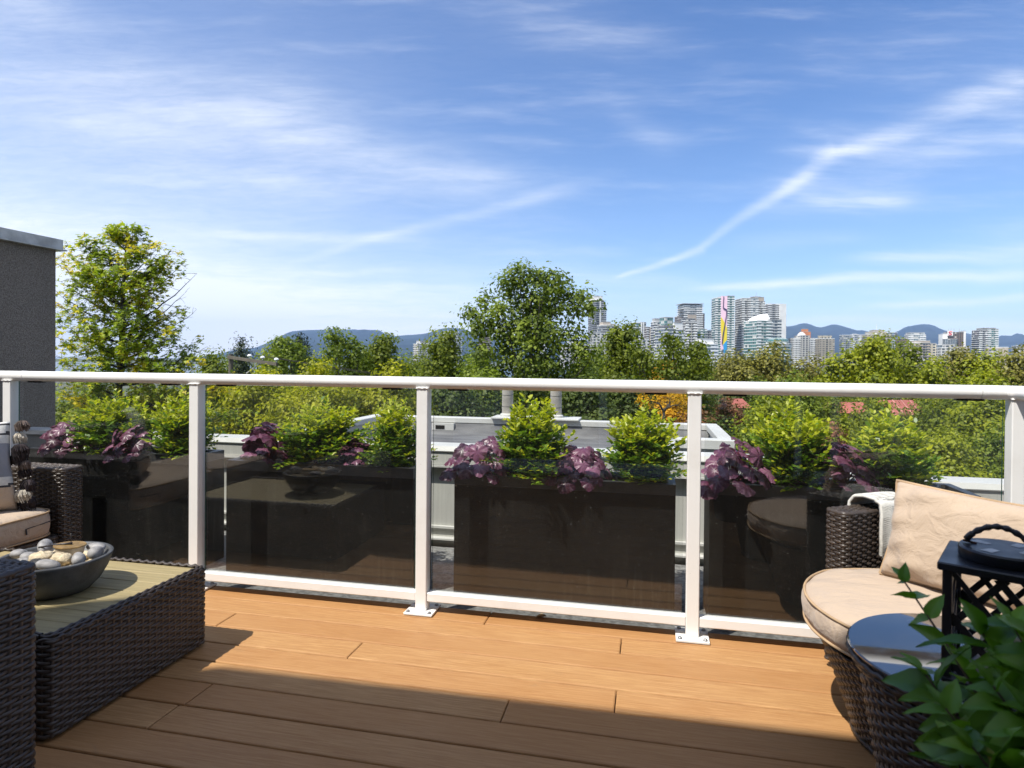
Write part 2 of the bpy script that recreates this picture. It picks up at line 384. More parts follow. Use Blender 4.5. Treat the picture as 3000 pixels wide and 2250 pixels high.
def facade(name, wall, glass, cw=1.6, fh=3.5, wfrac=.8, hfrac=.72, blind=.25, rough=.12, metal=.0):
    def fn(t, out):
        co = t.new('ShaderNodeTexCoord').outputs['Object']
        sep = t.new('ShaderNodeSeparateXYZ'); t.L.new(co, sep.inputs[0])
        h = t.math('DIVIDE', t.math('ADD', sep.outputs[0], sep.outputs[1]), cw)
        z = t.math('DIVIDE', sep.outputs[2], fh)
        fx, fz = t.math('FRACT', h), t.math('FRACT', z)
        ix, iz = t.math('FLOOR', h), t.math('FLOOR', z)
        win = t.math('MULTIPLY', t.math('LESS_THAN', fx, wfrac), t.math('LESS_THAN', fz, hfrac))
        wn = t.new('ShaderNodeTexWhiteNoise', noise_dimensions='3D'); t.L.new(t.comb(ix, iz, 0), wn.inputs['Vector'])
        r = wn.outputs[0]
        gcol = t.mix(t.mapr(r, 0, 1, 0, 1, False), tuple(x*.45 for x in glass), tuple(min(1, x*1.5) for x in glass))
        gcol = t.mix(t.math('GREATER_THAN', r, 1-blind), gcol, (.5, .5, .46))
        w2 = t.new('ShaderNodeTexWhiteNoise', noise_dimensions='1D'); t.put(w2.inputs['W'], t.math('FLOOR', t.math('DIVIDE', h, 2)))
        wall2 = t.mapr(w2.outputs[0], 0, 1, .55, 1.15, False)
        b = t.new('ShaderNodeBsdfPrincipled'); t.L.new(b.outputs[0], out.inputs[0])
        wc = t.mix(1, t.mix(t.mapr(t.noise(co, .15, 4), .3, .7), tuple(x*.85 for x in wall), wall), wall2, 'MULTIPLY')
        t.L.new(t.mix(win, wc, gcol), b.inputs['Base Color'])
        t.put(b.inputs['Roughness'], t.mapr(win, 0, 1, .8, rough)); b.inputs['Specular IOR Level'].default_value = .6
    return material(name, fn)
facade('curtain_blue', (.46, .48, .48), (.07, .10, .13), 3.6, 3.5, .84, .74, .12)
facade('curtain_teal', (.46, .54, .52), (.05, .14, .135), 3.4, 3.5, .86, .74, .10)
facade('curtain_dark', (.36, .36, .36), (.03, .04, .05), 3.4, 3.5, .84, .72, .08)
facade('curtain_pale', (.66, .68, .68), (.12, .17, .19), 4.0, 3.5, .82, .66, .22)
facade('grey_apartment', (.44, .41, .37), (.04, .05, .055), 4.6, 3.5, .60, .66, .08)
facade('cream_apartment', (.72, .64, .48), (.05, .065, .08), 5.2, 3.5, .56, .60, .08)
facade('white_apartment', (.84, .82, .76), (.045, .06, .075), 5.0, 3.5, .56, .60, .08)
facade('brown_apartment', (.24, .17, .13), (.03, .035, .04), 3.6, 3.5, .6, .6, .06)
pbr('slab_white', (.78, .78, .76), .7, 0, .05, .2)
pbr('slab_grey', (.40, .40, .39), .7, 0, .08, .2)
pbr('wall_white', (.76, .75, .72), .7, 0, .05, .1)
pbr('wall_beige', (.42, .36, .29), .8, 0, .08, .1)
pbr('wall_brown', (.22, .18, .145), .8, 0, .08, .1)
pbr('copper_orange', (.62, .22, .07), .7, 0, .1, .1)
pbr('mural_pink', (.86, .58, .68), .7, 0, .03, .1)
pbr('mural_dark', (.05, .03, .10), .7, 0, .03, .1)
pbr('mural_yellow', (.80, .62, .02), .7, 0, .03, .1)
pbr('mural_blue', (.02, .30, .62), .7, 0, .03, .1)
pbr('logo_red', (.62, .02, .03), .6, 0, .03)
leafmat('leaf_maple', (.12, .18, .016), (.33, .40, .03), .45, .5, tip=(.62, .48, .02))
leafmat('leaf_yellowgreen', (.15, .175, .004), (.42, .41, .010), .4, .55)
leafmat('leaf_olive', (.060, .095, .010), (.24, .30, .030), .40, .52, spec=.3)
leafmat('leaf_mid', (.07, .10, .010), (.24, .28, .024), .42, .55, spec=.28)
leafmat('leaf_dark', (.035, .06, .013), (.13, .17, .03), .36, .52, spec=.3)
leafmat('leaf_brown', (.10, .095, .018), (.27, .25, .04), .32, .5)
leafmat('leaf_bright', (.11, .145, .007), (.35, .37, .014), .38, .5)
leafmat('leaf_conifer', (.012, .026, .010), (.045, .065, .018), .1, .6)
leafmat('leaf_gold', (.40, .22, .01), (.75, .42, .015), .35, .6)
leafmat('leaf_russet', (.10, .06, .02), (.30, .13, .06), .3, .6)
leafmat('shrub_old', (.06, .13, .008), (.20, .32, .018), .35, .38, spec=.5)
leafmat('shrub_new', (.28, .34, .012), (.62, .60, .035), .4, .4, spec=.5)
leafmat('laurel_leaf', (.035, .11, .009), (.17, .33, .028), .33, .40, spec=.4)
def _heu(t, out):
    b = t.new('ShaderNodeBsdfPrincipled'); tr = t.new('ShaderNodeBsdfTranslucent'); mx = t.new('ShaderNodeMixShader')
    g = t.new('ShaderNodeNewGeometry'); co = t.new('ShaderNodeTexCoord').outputs['Object']
    uv = t.new('ShaderNodeUVMap').outputs[0]; sp = t.new('ShaderNodeSeparateXYZ'); t.L.new(uv, sp.inputs[0])
    r = g.outputs['Random Per Island']
    c = t.ramp(r, [(0, (.035, .006, .018)), (.45, (.11, .026, .062)), (1, (.27, .11, .19))])
    vein = t.mapr(t.math('ABSOLUTE', t.math('SINE', t.math('MULTIPLY', sp.outputs[0], PI*9))), 0, .35, 1, 0)
    c = t.mix(t.math('MULTIPLY', vein, .75), c, (.05, .008, .022))
    c = t.mix(t.mapr(t.noise(co, 60, 3), .4, .7, 0, .3), c, (.30, .18, .22))
    t.L.new(c, b.inputs['Base Color']); b.inputs['Roughness'].default_value = .36; b.inputs['Specular IOR Level'].default_value = .5
    t.L.new(c, tr.inputs[0]); mx.inputs[0].default_value = .2
    t.L.new(b.outputs[0], mx.inputs[1]); t.L.new(tr.outputs[0], mx.inputs[2]); t.L.new(mx.outputs[0], out.inputs[0])
material('heuchera_leaf', _heu)

# ------------------------------------------------------------------ mesh helpers
COL = scene.collection
def wloc(o):
    v = Vector((0, 0, 0))
    while o is not None: v = v + o.location; o = o.parent
    return v
class MB:
    """collects faces; build() links ONE mesh object"""
    def __init__(s): s.v = []; s.f = []; s.n = 0; s.mi = []; s.uv = []
    def add(s, verts, faces, mi=0, uv=None):
        verts = np.asarray(verts, float).reshape(-1, 3); faces = [tuple(int(i)+s.n for i in f) for f in faces]
        s.v.append(verts); s.f += faces; s.mi += [mi]*len(faces); s.n += len(verts)
        s.uv.append(np.zeros((len(verts), 2)) if uv is None else np.asarray(uv, float)); return s
    def box(s, a, b, mi=0, rot=0, piv=None, bev=0):
        x0, y0, z0 = a; x1, y1, z1 = b
        if bev:
            e = min(bev, (x1-x0)*.45, (y1-y0)*.45, (z1-z0)*.45)
            def ring(z, i): return [(x0+i, y0+e*0+i, z), (x1-i, y0+i, z), (x1-i, y1-i, z), (x0+i, y1-i, z)]
            vs = []
            for z, i in ((z0, e), (z0+e, 0), (z1-e, 0), (z1, e)):
                q = e
                vs += [(x0+i+(q if i == 0 else q*.6), y0+i, z), (x1-i-(q if i == 0 else q*.6), y0+i, z), (x1-i, y0+i+(q if i == 0 else q*.6), z), (x1-i, y1-i-(q if i == 0 else q*.6), z),
                       (x1-i-(q if i == 0 else q*.6), y1-i, z), (x0+i+(q if i == 0 else q*.6), y1-i, z), (x0+i, y1-i-(q if i == 0 else q*.6), z), (x0+i, y0+i+(q if i == 0 else q*.6), z)]
            fs = [tuple(range(7, -1, -1)), tuple(range(24, 32))]
            for k in range(3):
                for j in range(8): fs.append((k*8+j, k*8+(j+1) % 8, (k+1)*8+(j+1) % 8, (k+1)*8+j))
            vs = np.array(vs)
        else:
            vs = np.array([(x0, y0, z0), (x1, y0, z0), (x1, y1, z0), (x0, y1, z0), (x0, y0, z1), (x1, y0, z1), (x1, y1, z1), (x0, y1, z1)])
            fs = [(0, 3, 2, 1), (4, 5, 6, 7), (0, 1, 5, 4), (1, 2, 6, 5), (2, 3, 7, 6), (3, 0, 4, 7)]
        if rot:
            p = np.array(piv if piv is not None else ((x0+x1)/2, (y0+y1)/2)); c, q = math.cos(rot), math.sin(rot)
            d = vs[:, :2]-p; vs[:, 0] = p[0]+d[:, 0]*c-d[:, 1]*q; vs[:, 1] = p[1]+d[:, 0]*q+d[:, 1]*c
        return s.add(vs, fs, mi)
    def tube(s, pts, rad, n=10, cap=True, mi=0):
        pts = np.asarray(pts, float); m = len(pts); rad = np.broadcast_to(rad, (m,))
        tg = np.gradient(pts, axis=0); tg /= np.linalg.norm(tg, axis=1)[:, None]+1e-12
        a = np.array([0, 0, 1.]) if abs(tg[0][2]) < .9 else np.array([1., 0, 0])
        vs = []
        for i in range(m):
            a = a-tg[i]*np.dot(a, tg[i]); a /= np.linalg.norm(a)+1e-12; b = np.cross(tg[i], a)
            for k in range(n):
                th = 2*PI*k/n; vs.append(pts[i]+rad[i]*(a*math.cos(th)+b*math.sin(th)))
        fs = [(i*n+k, i*n+(k+1) % n, (i+1)*n+(k+1) % n, (i+1)*n+k) for i in range(m-1) for k in range(n)]
        if cap: fs += [tuple(range(n-1, -1, -1)), tuple(range((m-1)*n, m*n))]
        return s.add(vs, fs, mi)
    def lathe(s, prof, c=(0, 0), n=48, sx=1, sy=1, mi=0, wob=None):
        vs = []
        for r, z in prof:
            for k in range(n):
                th = 2*PI*k/n; w = 1 if wob is None else wob(th, z); vs.append((c[0]+r*sx*w*math.cos(th), c[1]+r*sy*w*math.sin(th), z))
        m = len(prof)
        fs = [(i*n+k, i*n+(k+1) % n, (i+1)*n+(k+1) % n, (i+1)*n+k) for i in range(m-1) for k in range(n)]
        if prof[0][0] > 1e-4: fs.append(tuple(range(n-1, -1, -1)))
        if prof[-1][0] > 1e-4: fs.append(tuple(range((m-1)*n, m*n)))
        return s.add(vs, fs, mi)
    def grid(s, P, mi=0, uv=None, closed=False):
        P = np.asarray(P, float); a, b = P.shape[:2]
        fs = []
        for i in range(a-1):
            for j in range(b-1 + (1 if closed else 0)):
                fs.append((i*b+j, i*b+(j+1) % b, (i+1)*b+(j+1) % b, (i+1)*b+j))
        return s.add(P.reshape(-1, 3), fs, mi, None if uv is None else np.asarray(uv).reshape(-1, 2))
    def build(s, name, mats, parent=None, smooth=False, uv=False, local=False):
        me = bpy.data.meshes.new(name); V = np.concatenate(s.v) if s.v else np.zeros((0, 3))
        if parent is not None and not local: V = V-np.array(wloc(parent))
        me.from_pydata(V.tolist(), [], s.f)
        mats = mats if isinstance(mats, (list, tuple)) else [mats]
        for m in mats: me.materials.append(MATS[m])
        if len(mats) > 1: me.polygons.foreach_set('material_index', s.mi)
        if smooth: me.polygons.foreach_set('use_smooth', [True]*len(s.f))
        if uv:
            U = np.concatenate(s.uv); l = me.uv_layers.new(name='UVMap'); idx = np.empty(len(me.loops), int); me.loops.foreach_get('vertex_index', idx)
            l.data.foreach_set('uv', U[idx].ravel())
        if smooth == 'auto':
            try: me.set_sharp_from_angle(angle=R(38))
            except Exception: pass
        o = bpy.data.objects.new(name, me); COL.objects.link(o)
        if parent is not None: o.parent = parent
        me.validate(); return o

def tag(o, label, cat, group=None):
    o['label'] = label; o['category'] = cat
    if group: o['group'] = group
    return o
def thing(name, label, cat, loc=(0, 0, 0), group=None):
    o = bpy.data.objects.new(name, None); COL.objects.link(o); o.location = loc; o.empty_display_size = .1
    return tag(o, label, cat, group)
def struct(o): o['kind'] = 'structure'; return o

def quads_mesh(name, V, mat, parent, smooth=False, mats=None, mi=None):
    """V (n,k,3): n separate k-gons -> one mesh object"""
    n, k = V.shape[:2]; me = bpy.data.meshes.new(name)
    V = V.reshape(-1, 3)
    if parent is not None: V = V-np.array(wloc(parent))
    me.vertices.add(len(V)); me.vertices.foreach_set('co', V.astype(np.float32).ravel())
    me.loops.add(n*k); me.loops.foreach_set('vertex_index', np.arange(n*k, dtype=np.int32))
    me.polygons.add(n); me.polygons.foreach_set('loop_start', np.arange(0, n*k, k, dtype=np.int32)); me.polygons.foreach_set('loop_total', np.full(n, k, dtype=np.int32))
    for m in (mats or [mat]): me.materials.append(MATS[m])
    if mi is not None: me.polygons.foreach_set('material_index', mi.astype(np.int32))
    me.update(); me.validate()
    o = bpy.data.objects.new(name, me); COL.objects.link(o)
    if parent is not None: o.parent = parent
    return o

# woven strands over any surface P(s,t,d): s along, t up, d outwards
def weave(mb, P, W, Hh, rh=.011, sp=.028, amp=.0026, closed=False, core=True, stakes=True, seed=0):
    rs = np.random.RandomState(seed)
    nst = max(2, int(round(W/sp))); nst += nst % 2 if closed else 0
    sp = W/nst; rows = max(1, int(round(Hh/rh))); rh = Hh/rows
    m = nst*6
    s = np.linspace(0, W, m+1)
    ct = np.array([-.5, -.34, 0., .34, .5])*rh; cd = np.array([-.45, .05, .2, .05, -.45])*rh*.5
    for i in range(rows):
        t0 = (i+.5)*rh
        wv = amp*np.tanh(1.6*np.cos(PI*s/sp+PI*(i % 2)))/.92
        jit = np.interp(s, np.linspace(0, W, 8), rs.uniform(-.05, .05, 8))*rh
        S = np.repeat(s[None], 5, 0); T = t0+ct[:, None]+jit[None]; D = cd[:, None]+wv[None]
        mb.grid(P(S, T, D), 0)
    if stakes:
        tt = np.linspace(0, Hh, max(2, rows//2+1))
        for k in range(nst+(0 if closed else 1)):
            sc = k*sp+np.array([-.2, -.1, .1, .2])*sp
            S = np.repeat(sc[:, None], len(tt), 1); T = np.repeat(tt[None], 4, 0)
            D = np.repeat(np.array([-.4, .12, .12, -.4])[:, None]*rh*.5, len(tt), 1)
            mb.grid(P(np.clip(S, 0, W), T, D), 0)
    if core:
        ss = np.linspace(0, W, max(2, nst)+1); S, T = np.meshgrid(ss, np.linspace(0, Hh, 9))
        mb.grid(P(S, T, np.full(S.shape, -amp-.004)), 1)

def plane_P(O, S, T, N):
    O, S, T, N = map(lambda q: np.array(q, float), (O, S, T, N))
    def P(s, t, d): return O+s[..., None]*S+t[..., None]*T+d[..., None]*N
    return P
def rounded_rect_path(x0, y0, x1, y1, r, n=6):
    pts = []
    for cx_, cy_, a0 in ((x1-r, y0+r, -90), (x1-r, y1-r, 0), (x0+r, y1-r, 90), (x0+r, y0+r, 180)):
        for k in range(n+1):
            a = R(a0+90*k/n); pts.append((cx_+r*math.cos(a), cy_+r*math.sin(a), math.cos(a), math.sin(a)))
    pts.append(pts[0]); return np.array(pts)
def path_P(path, z0, flare=None):
    L = np.r_[0, np.cumsum(np.hypot(*np.diff(path[:, :2], axis=0).T))]
    def P(s, t, d):
        x, y, nx, ny = [np.interp(s, L, path[:, k]) for k in range(4)]
        k = 0 if flare is None else flare(t)
        return np.stack([x+nx*(d+k), y+ny*(d+k), z0+t+0*s], -1)
    return P, L[-1]
def rot_path(path, ang, c):
    q = path.copy(); cs, sn = math.cos(ang), math.sin(ang)
    for a in (0, 2):
        x, y = path[:, a]-(c[0] if a == 0 else 0), path[:, a+1]-(c[1] if a == 0 else 0)
        q[:, a] = x*cs-y*sn+(c[0] if a == 0 else 0); q[:, a+1] = x*sn+y*cs+(c[1] if a == 0 else 0)
    return q
def wicker_box(name, parent, x0, y0, x1, y1, z0, z1, r=.025, rot=0, piv=(0, 0), rh=.011, sp=.028, top=True, seed=0, amp=.0025):
    mb = MB(); path = rounded_rect_path(x0, y0, x1, y1, r)
    if rot: path = rot_path(path, rot, piv)
    P, W = path_P(path, z0); weave(mb, P, W, z1-z0-.012, rh, sp, amp, True, seed=seed)
    if top:
        # rolled edge
        e = path.copy(); pts = np.c_[e[:, 0]-e[:, 2]*.008, e[:, 1]-e[:, 3]*.008, np.full(len(e), z1-.010)]
        Lp = np.r_[0, np.cumsum(np.linalg.norm(np.diff(pts, axis=0), axis=1))]; q = np.arange(0, Lp[-1], .011)
        pp = np.stack([np.interp(q, Lp, pts[:, k]) for k in range(3)], 1); pp[:, 2] += .0012*np.where(np.arange(len(q)) % 2, 1, -1)
        mb.tube(np.vstack([pp, pp[:1]]), .0095+.0012*np.where(np.arange(len(q)+1) % 3, 1, -1), 8, False)
        def Pt(s, t, d):
            x, y = x0+.012+s, y0+.012+t
            if rot:
                cs, sn = math.cos(rot), math.sin(rot); x, y = piv[0]+(x-piv[0])*cs-(y-piv[1])*sn, piv[1]+(x-piv[0])*sn+(y-piv[1])*cs
            return np.stack([x, y, z1-.006+d], -1)
        if (x1-x0) >= (y1-y0): weave(mb, Pt, x1-x0-.024, y1-y0-.024, rh, sp, amp, seed=seed+5)
        else: weave(mb, lambda s, t, d: Pt(t, s, d), y1-y0-.024, x1-x0-.024, rh, sp, amp, seed=seed+5)
    return mb.build(name, ['wicker', 'wicker_core'], parent, True)

# ------------------------------------------------------------------ deck, house, parapets
rng = random.Random(7)
def build_deck():
    mb = MB(); BW, PITCH_Y = .1350, .1415
    joints = {0: -.692, 1: -.103, 2: -1.801, 3: -1.122, 4: -.102, 5: -.452, 6: -1.488}
    for k in range(26):
        y1 = 2.7875-PITCH_Y*k; y0 = y1-BW
        j = joints.get(k, rng.uniform(-2, 2)); cuts = [j]
        while cuts[0] > -4.6: cuts.insert(0, cuts[0]-3.66)
        while cuts[-1] < 2.9: cuts.append(cuts[-1]+3.66)
        dz = rng.uniform(-.0006, .0006)
        for a, b in zip(cuts[:-1], cuts[1:]):
            a, b = max(a, -4.66)+.002, min(b, 2.9)-.002
            if b-a < .05: continue
            e, x = .0055, .004
            prof = [(y0, -.025), (y0, -e), (y0+e*.35, -e*.3), (y0+e, 0), (y1-e, 0), (y1-e*.35, -e*.3), (y1, -e), (y1, -.025)]
            P = np.array([[(xx, py, pz+dz-(0 if 0 < i < 3 else (.0025 if pz > -.02 else 0))) for py, pz in prof] for i, xx in enumerate((a, a+x, b-x, b))])
            mb.grid(P); n = mb.n
            mb.f += [tuple(range(n-8, n))]; mb.mi += [0]; mb.f += [tuple(range(n-25, n-33, -1))]; mb.mi += [0]
    o = struct(mb.build('deck', 'deck_board', None)); o['label'] = 'honey brown composite deck boards with dark gaps between them'
    mb = MB(); mb.box((-4.66, -.95, -.35), (2.92, 2.775, -.03)); struct(mb.build('deck_base', 'planter_black', None))
    mb = MB(); mb.box((-4.62, 2.80, -.4), (6, 3.795, -.035)); struct(mb.build('walkway', 'walkway_membrane', None))
build_deck()

hs = thing('house_facade', 'white house wall with sliding glass door behind the deck, seen only in reflections', 'house', (0, -1.0, 0))
mb = MB(); mb.box((-6, -1.3, -9), (-1.6, -1.0, 4.7)); mb.box((1.9, -1.3, -9), (6, -1.0, 4.7)); mb.box((-1.6, -1.3, 2.3), (1.9, -1.0, 4.7)); mb.box((-1.6, -1.3, -9), (1.9, -1.0, 0))
mb.build('wall', 'house_wall', hs)
mb = MB(); rp = [(-6.2, -1.6), (6.2, -1.6), (6.2, -.09), (-3.50, -.345), (-3.72, -.46), (-4.25, -.95), (-6.2, -1.0)]
mb.add([(x, y, 4.75) for x, y in rp]+[(x, y, 5.0) for x, y in rp], [tuple(range(6, -1, -1)), tuple(range(7, 14))]+[(i, (i+1) % 7, (i+1) % 7+7, i+7) for i in range(7)]); mb.build('roof', 'parapet_white', hs)
dr = MB()
for x in (-1.6, -.5, .65, 1.82): dr.box((x, -1.06, 0.0), (x+.08, -.985, 2.3))
dr.box((-1.52, -1.055, .0), (1.82, -.99, .12)); dr.box((-1.52, -1.055, 2.2), (1.82, -.99, 2.3))
dr = dr.build('sliding_door', 'white_paint', hs)
mb = MB(); mb.box((-1.55, -1.04, .1), (1.85, -1.02, 2.22)); mb.build('pane', 'dark_glass', dr)

# party wall at the left, covered in grey stucco
wl = thing('stucco_wall', 'dark grey stucco wall with metal cap rising at the left edge', 'wall', (-4.8, 2, 0))
mb = MB(); mb.box((-4.98, -1.0, -9), (-4.68, 4.2, 1.995)); mb.build('wall', 'stucco', wl)
mb = MB(); mb.box((-5.02, -1.0, 2.008), (-4.645, 4.235, 2.085)); mb.box((-5.03, -1.0, 1.996), (-4.625, 4.255, 2.0065)); mb.build('cap_flashing', 'galvanized', wl)

def parapet(name, label, x0, x1, y0, top, seams, right_end=True):
    t = thing(name, label, 'parapet', ((x0+x1)/2, y0, 0))
    mb = MB(); mb.box((x0, y0+.03, -.6), (x1, y0+.16, top-.14)); mb.build('wall', 'parapet_siding', t)
    mb = MB(); mb.box((x0-.01, y0-.012, top-.117), (x1+.01, y0+.19, top-.034)); mb.build('fascia', 'parapet_siding', t)
    mb = MB(); P = []
    prof = [(-.02, -.034), (-.022, -.028), (-.006, .0), (.20, -.004), (.21, -.01), (.21, -.034)]
    mb.grid(np.array([[(x, y0+a, top+b) for a, b in prof] for x in (x0-.015, x1+.015)]))
    mb.f += [tuple(range(5, -1, -1)), tuple(range(6, 12))]; mb.mi += [0, 0]
    mb.build('coping', 'parapet_white', t)
    mb = MB(); mb.box((x0, y0-.024, top-.1315), (x1, y0+.05, top-.1195)); mb.box((x0, y0+.008, .078), (x1, y0+.031, .092)); mb.box((x0, y0-.02, .012), (x1, y0+.032, .022)); mb.build('flashing', 'parapet_white', t)
    for x in seams: mb = MB(); mb.box((x, y0-.0235, top-.036), (x+.006, y0+.212, top+.0015)); mb.build('seam', 'parapet_white', t)
    return t
parapet('roof_parapet', 'white capped parapet behind the dark planters', -4.65, .72, 3.80, .601, (-3.6, -1.9, -.2))
parapet('roof_parapet', 'lower white capped parapet behind the right-hand planter and chair', .76, 5.0, 3.62, .545, (1.9,))

# flat neighbour roof with copings and vents
nr = thing('flat_roof_building', 'flat grey roof with white copings beyond the planters', 'building', (-1.2, 5.0, -9))
mb = MB(); mb.box((-2.93, 4.02, -9), (.20, 6.50, .36)); mb.box((.20, 5.24, -9), (.62, 6.50, .3595)); mb.build('wall', 'parapet_siding', nr)
mb = MB(); mb.box((-2.86, 4.05, .3605), (.18, 6.42, .366)); mb.box((.181, 5.3, .361), (.56, 6.42, .3661)); 
mb.grid(np.array([[(x, y, z) for y, z in ((6.30, .364), (6.40, .40), (6.452, .47))] for x in (-2.86, .56)]))
mb.build('roof_membrane', 'roof_membrane', nr)
def coping(x0, y0, x1, y1, zt=.53, h=.055, nm='coping'):
    mb = MB(); mb.box((x0, y0, zt-h), (x1, y1, zt), bev=.004); mb.build(nm, 'parapet_white', nr)
    mb = MB(); mb.box((x0+.03, y0+.025, .3), (x1-.03, y1-.025, zt-h-.002)); mb.build('curb', 'parapet_siding', nr)
coping(-3.0, 6.45, .655, 6.60); coping(-3.0, 4.02, -2.86, 6.447, .529); coping(.545, 5.345, .66, 6.447, .529)
coping(.20, 5.2, .66, 5.342, .5305, .075); coping(.06, 4.02, .198, 5.342, .531, .16)
mb = MB(); mb.box((-1.62, 6.40, .532), (-.70, 6.70, .552), bev=.004); mb.build('vent_curb', 'parapet_white', nr)
mb = MB(); mb.box((-2.26, 6.395, .40), (-2.02, 6.449, .472)); mb.build('scupper', 'parapet_white', nr)
mb = MB(); mb.box((-2.22, 6.392, .41), (-2.12, 6.3945, .45)); mb.build('scupper_hole', 'planter_black', nr)
for x, lab in ((-1.479, 'left one of two round grey vent pipes on the flat roof'), (-.959, 'right one of two round grey vent pipes on the flat roof')):
    v = thing('vent_pipe', lab, 'vent pipe', (x, 6.58, .552), 'vent pipes')
    mb = MB(); mb.lathe([(.0595, .54), (.0595, .885), (.05, .892), (0, .892)], (x, 6.58), 32); mb.build('pipe', 'concrete', v, 'auto')
    mb = MB(); mb.lathe([(.078, .553), (.078, .572), (.062, .582)], (x, 6.58), 32); mb.build('collar', 'parapet_white', v, 'auto')
    for z in (.66, .78):
        mb = MB(); a = np.linspace(0, 2*PI, 33); mb.tube(np.c_[x+.0605*np.cos(a), 6.58+.0605*np.sin(a), z+.006*np.sin(a)], .0015, 5, False)
        mb.build('wire', 'dark_glass', v)

# ------------------------------------------------------------------ glass railing
YR = 2.722
rl = thing('glass_railing', 'white tubular railing with clear glass panels along the deck edge', 'railing', (-.9, YR, 0))
mb = MB(); RR, ZR = .0265, 1.0385
xs = [-4.66, 1.22]; mb.tube([(x, YR, ZR) for x in xs], RR, 36, True)
mb.tube([(1.2225, YR, ZR), (1.30, YR, ZR)]+[(1.30+.045*math.sin(a), YR-.045+.045*math.cos(a), ZR) for a in np.linspace(.1, PI/2, 7)]+[(1.345, YR-.5, ZR), (1.345, YR-3.2, ZR)], RR, 36, True)
mb.tube([(-3.245, YR, ZR), (-3.222, YR, ZR)], [RR+.0012, RR+.0012], 36)
mb.build('top_rail', 'rail_paint', rl, 'auto')
posts = [(-3.345, -3.292), (-2.209, -2.156), (-1.027, -.974), (.155, .208), (1.3185, 1.372)]
for i, (a, b) in enumerate(posts):
    pb = MB(); pb.box((a, YR-.0265, .012), (b, YR+.0265, ZR-.020), bev=.003); p = pb.build('post', 'rail_paint', rl)
    cx_ = (a+b)/2
    q = MB(); q.box((cx_-.0665, YR-.066, .002), (cx_+.0665, YR+.066, .0115), bev=.0015); q.build('base_plate', 'rail_paint', p)
    for dx in (-.05, .05):
        for dy in (-.05, .05):
            q = MB(); q.lathe([(.0075, .0115), (.0075, .0165), (.006, .0185), (0, .0185)], (cx_+dx, YR+dy), 12)
            q.lathe([(.0095, .0115), (.0095, .013), (.0076, .013)], (cx_+dx, YR+dy), 14); q.build('bolt', 'steel_bolt', p)
    q = MB(); an = np.linspace(0, 2*PI, 41)
    wx = np.clip(np.cos(an)*1.35, -1, 1)*.0285; wy = np.clip(np.sin(an)*1.35, -1, 1)*.0285
    q.tube(np.c_[cx_+wx, YR+wy, ZR-.0235+.0012*np.sin(an*9)], .0032+.0011*np.sin(an*13), 6, False); q.build('weld_bead', 'rail_paint', p, True)
for (a, b), (c, d) in zip([(-4.9, -4.68)]+posts[:-1], posts):
    q = MB(); q.box((b+.0005, YR-.022, .052), (c-.0005, YR+.022, .092), bev=.003); q.build('bottom_rail', 'rail_paint', rl)
    x0, x1 = b+.017, c-.015
    q = MB(); q.box((x0, YR+.004, .0925), (x1, YR+.011, ZR-RR-.0005)); g = q.build('glass_panel', ['rail_glass', 'glass_edge'], rl)
    mi = [0]*6; mi[3] = 1; mi[5] = 1; g.data.materials.clear(); g.data.materials.append(MATS['rail_glass']); g.data.materials.append(MATS['glass_edge']); g.data.polygons.foreach_set('material_index', mi)
    for xa in (x0+.07, x1-.16): q = MB(); q.box((xa, YR-.006, ZR-RR-.007), (xa+.09, YR+.02, ZR-RR+.004)); q.build('gasket', 'planter_black', rl)
# side run of the railing towards the house (leaves the frame at the right)
for y in (1.55, .35, -.85):
    q = MB(); q.box((1.3185, y-.0265, .012), (1.372, y+.0265, ZR-.02), bev=.003); q.build('post', 'rail_paint', rl)
for y0, y1 in ((1.59, 2.68), (.39, 1.51), (-.81, .31)):
    q = MB(); q.box((1.323, y0, .052), (1.367, y1, .092), bev=.003); q.build('bottom_rail', 'rail_paint', rl)
    q = MB(); q.box((1.342, y0+.015, .0925), (1.349, y1-.015, ZR-RR-.0005)); q.build('glass_panel', 'rail_glass', rl)

# ------------------------------------------------------------------ planters and their plants
def planter(label, x0, x1, y0, y1, top):
    t = thing('planter', label, 'planter', ((x0+x1)/2, (y0+y1)/2, -.033), 'dark planter boxes beyond the glass')
    w = .016; mb = MB()
    mb.box((x0, y0, -.033), (x1, y1, top-.05))
    mb.build('box', 'planter_side', t)
    mb = MB(); o_ = np.array([(x0, y0), (x1, y0), (x1, y1), (x0, y1)]); i_ = o_+np.array([(1, 1), (-1, 1), (-1, -1), (1, -1)])*.034
    vs = [(*p, top-.0495) for p in o_]+[(*p, top) for p in o_]+[(*p, top) for p in i_]+[(*p, top-.0495) for p in i_]
    fs = []
    for k in range(3):
        for j in range(4): fs.append((k*4+j, k*4+(j+1) % 4, (k+1)*4+(j+1) % 4, (k+1)*4+j))
    mb.add(vs, fs); mb.build('rim', 'planter_rim', t)
    mb = MB(); n = 24; rs = np.random.RandomState(int(x0*100) % 97)
    X, Y = np.meshgrid(np.linspace(x0+.036, x1-.036, n), np.linspace(y0+.036, y1-.036, 10)); mb.grid(np.stack([X, Y, top-.032+rs.uniform(-.008, .008, X.shape)], -1)); mb.build('soil', 'soil', t)
    return t
PL = [(-3.57, -2.445, 3.03, 3.28, .602), (-2.19, -1.14, 2.955, 3.23, .602), (-.93, .12, 2.965, 3.25, .584), (.267, 1.34, 2.96, 3.24, .60)]
for lab, a in zip(('dark planter partly behind the wicker sofa arm, leftmost of the four', 'dark planter behind the glass reflecting the coffee table', 'dark planter in the middle glass bay, standing alone in clear view', 'dark planter behind the right chair with a saucer on its corner'), PL):
    planter(lab, *a)
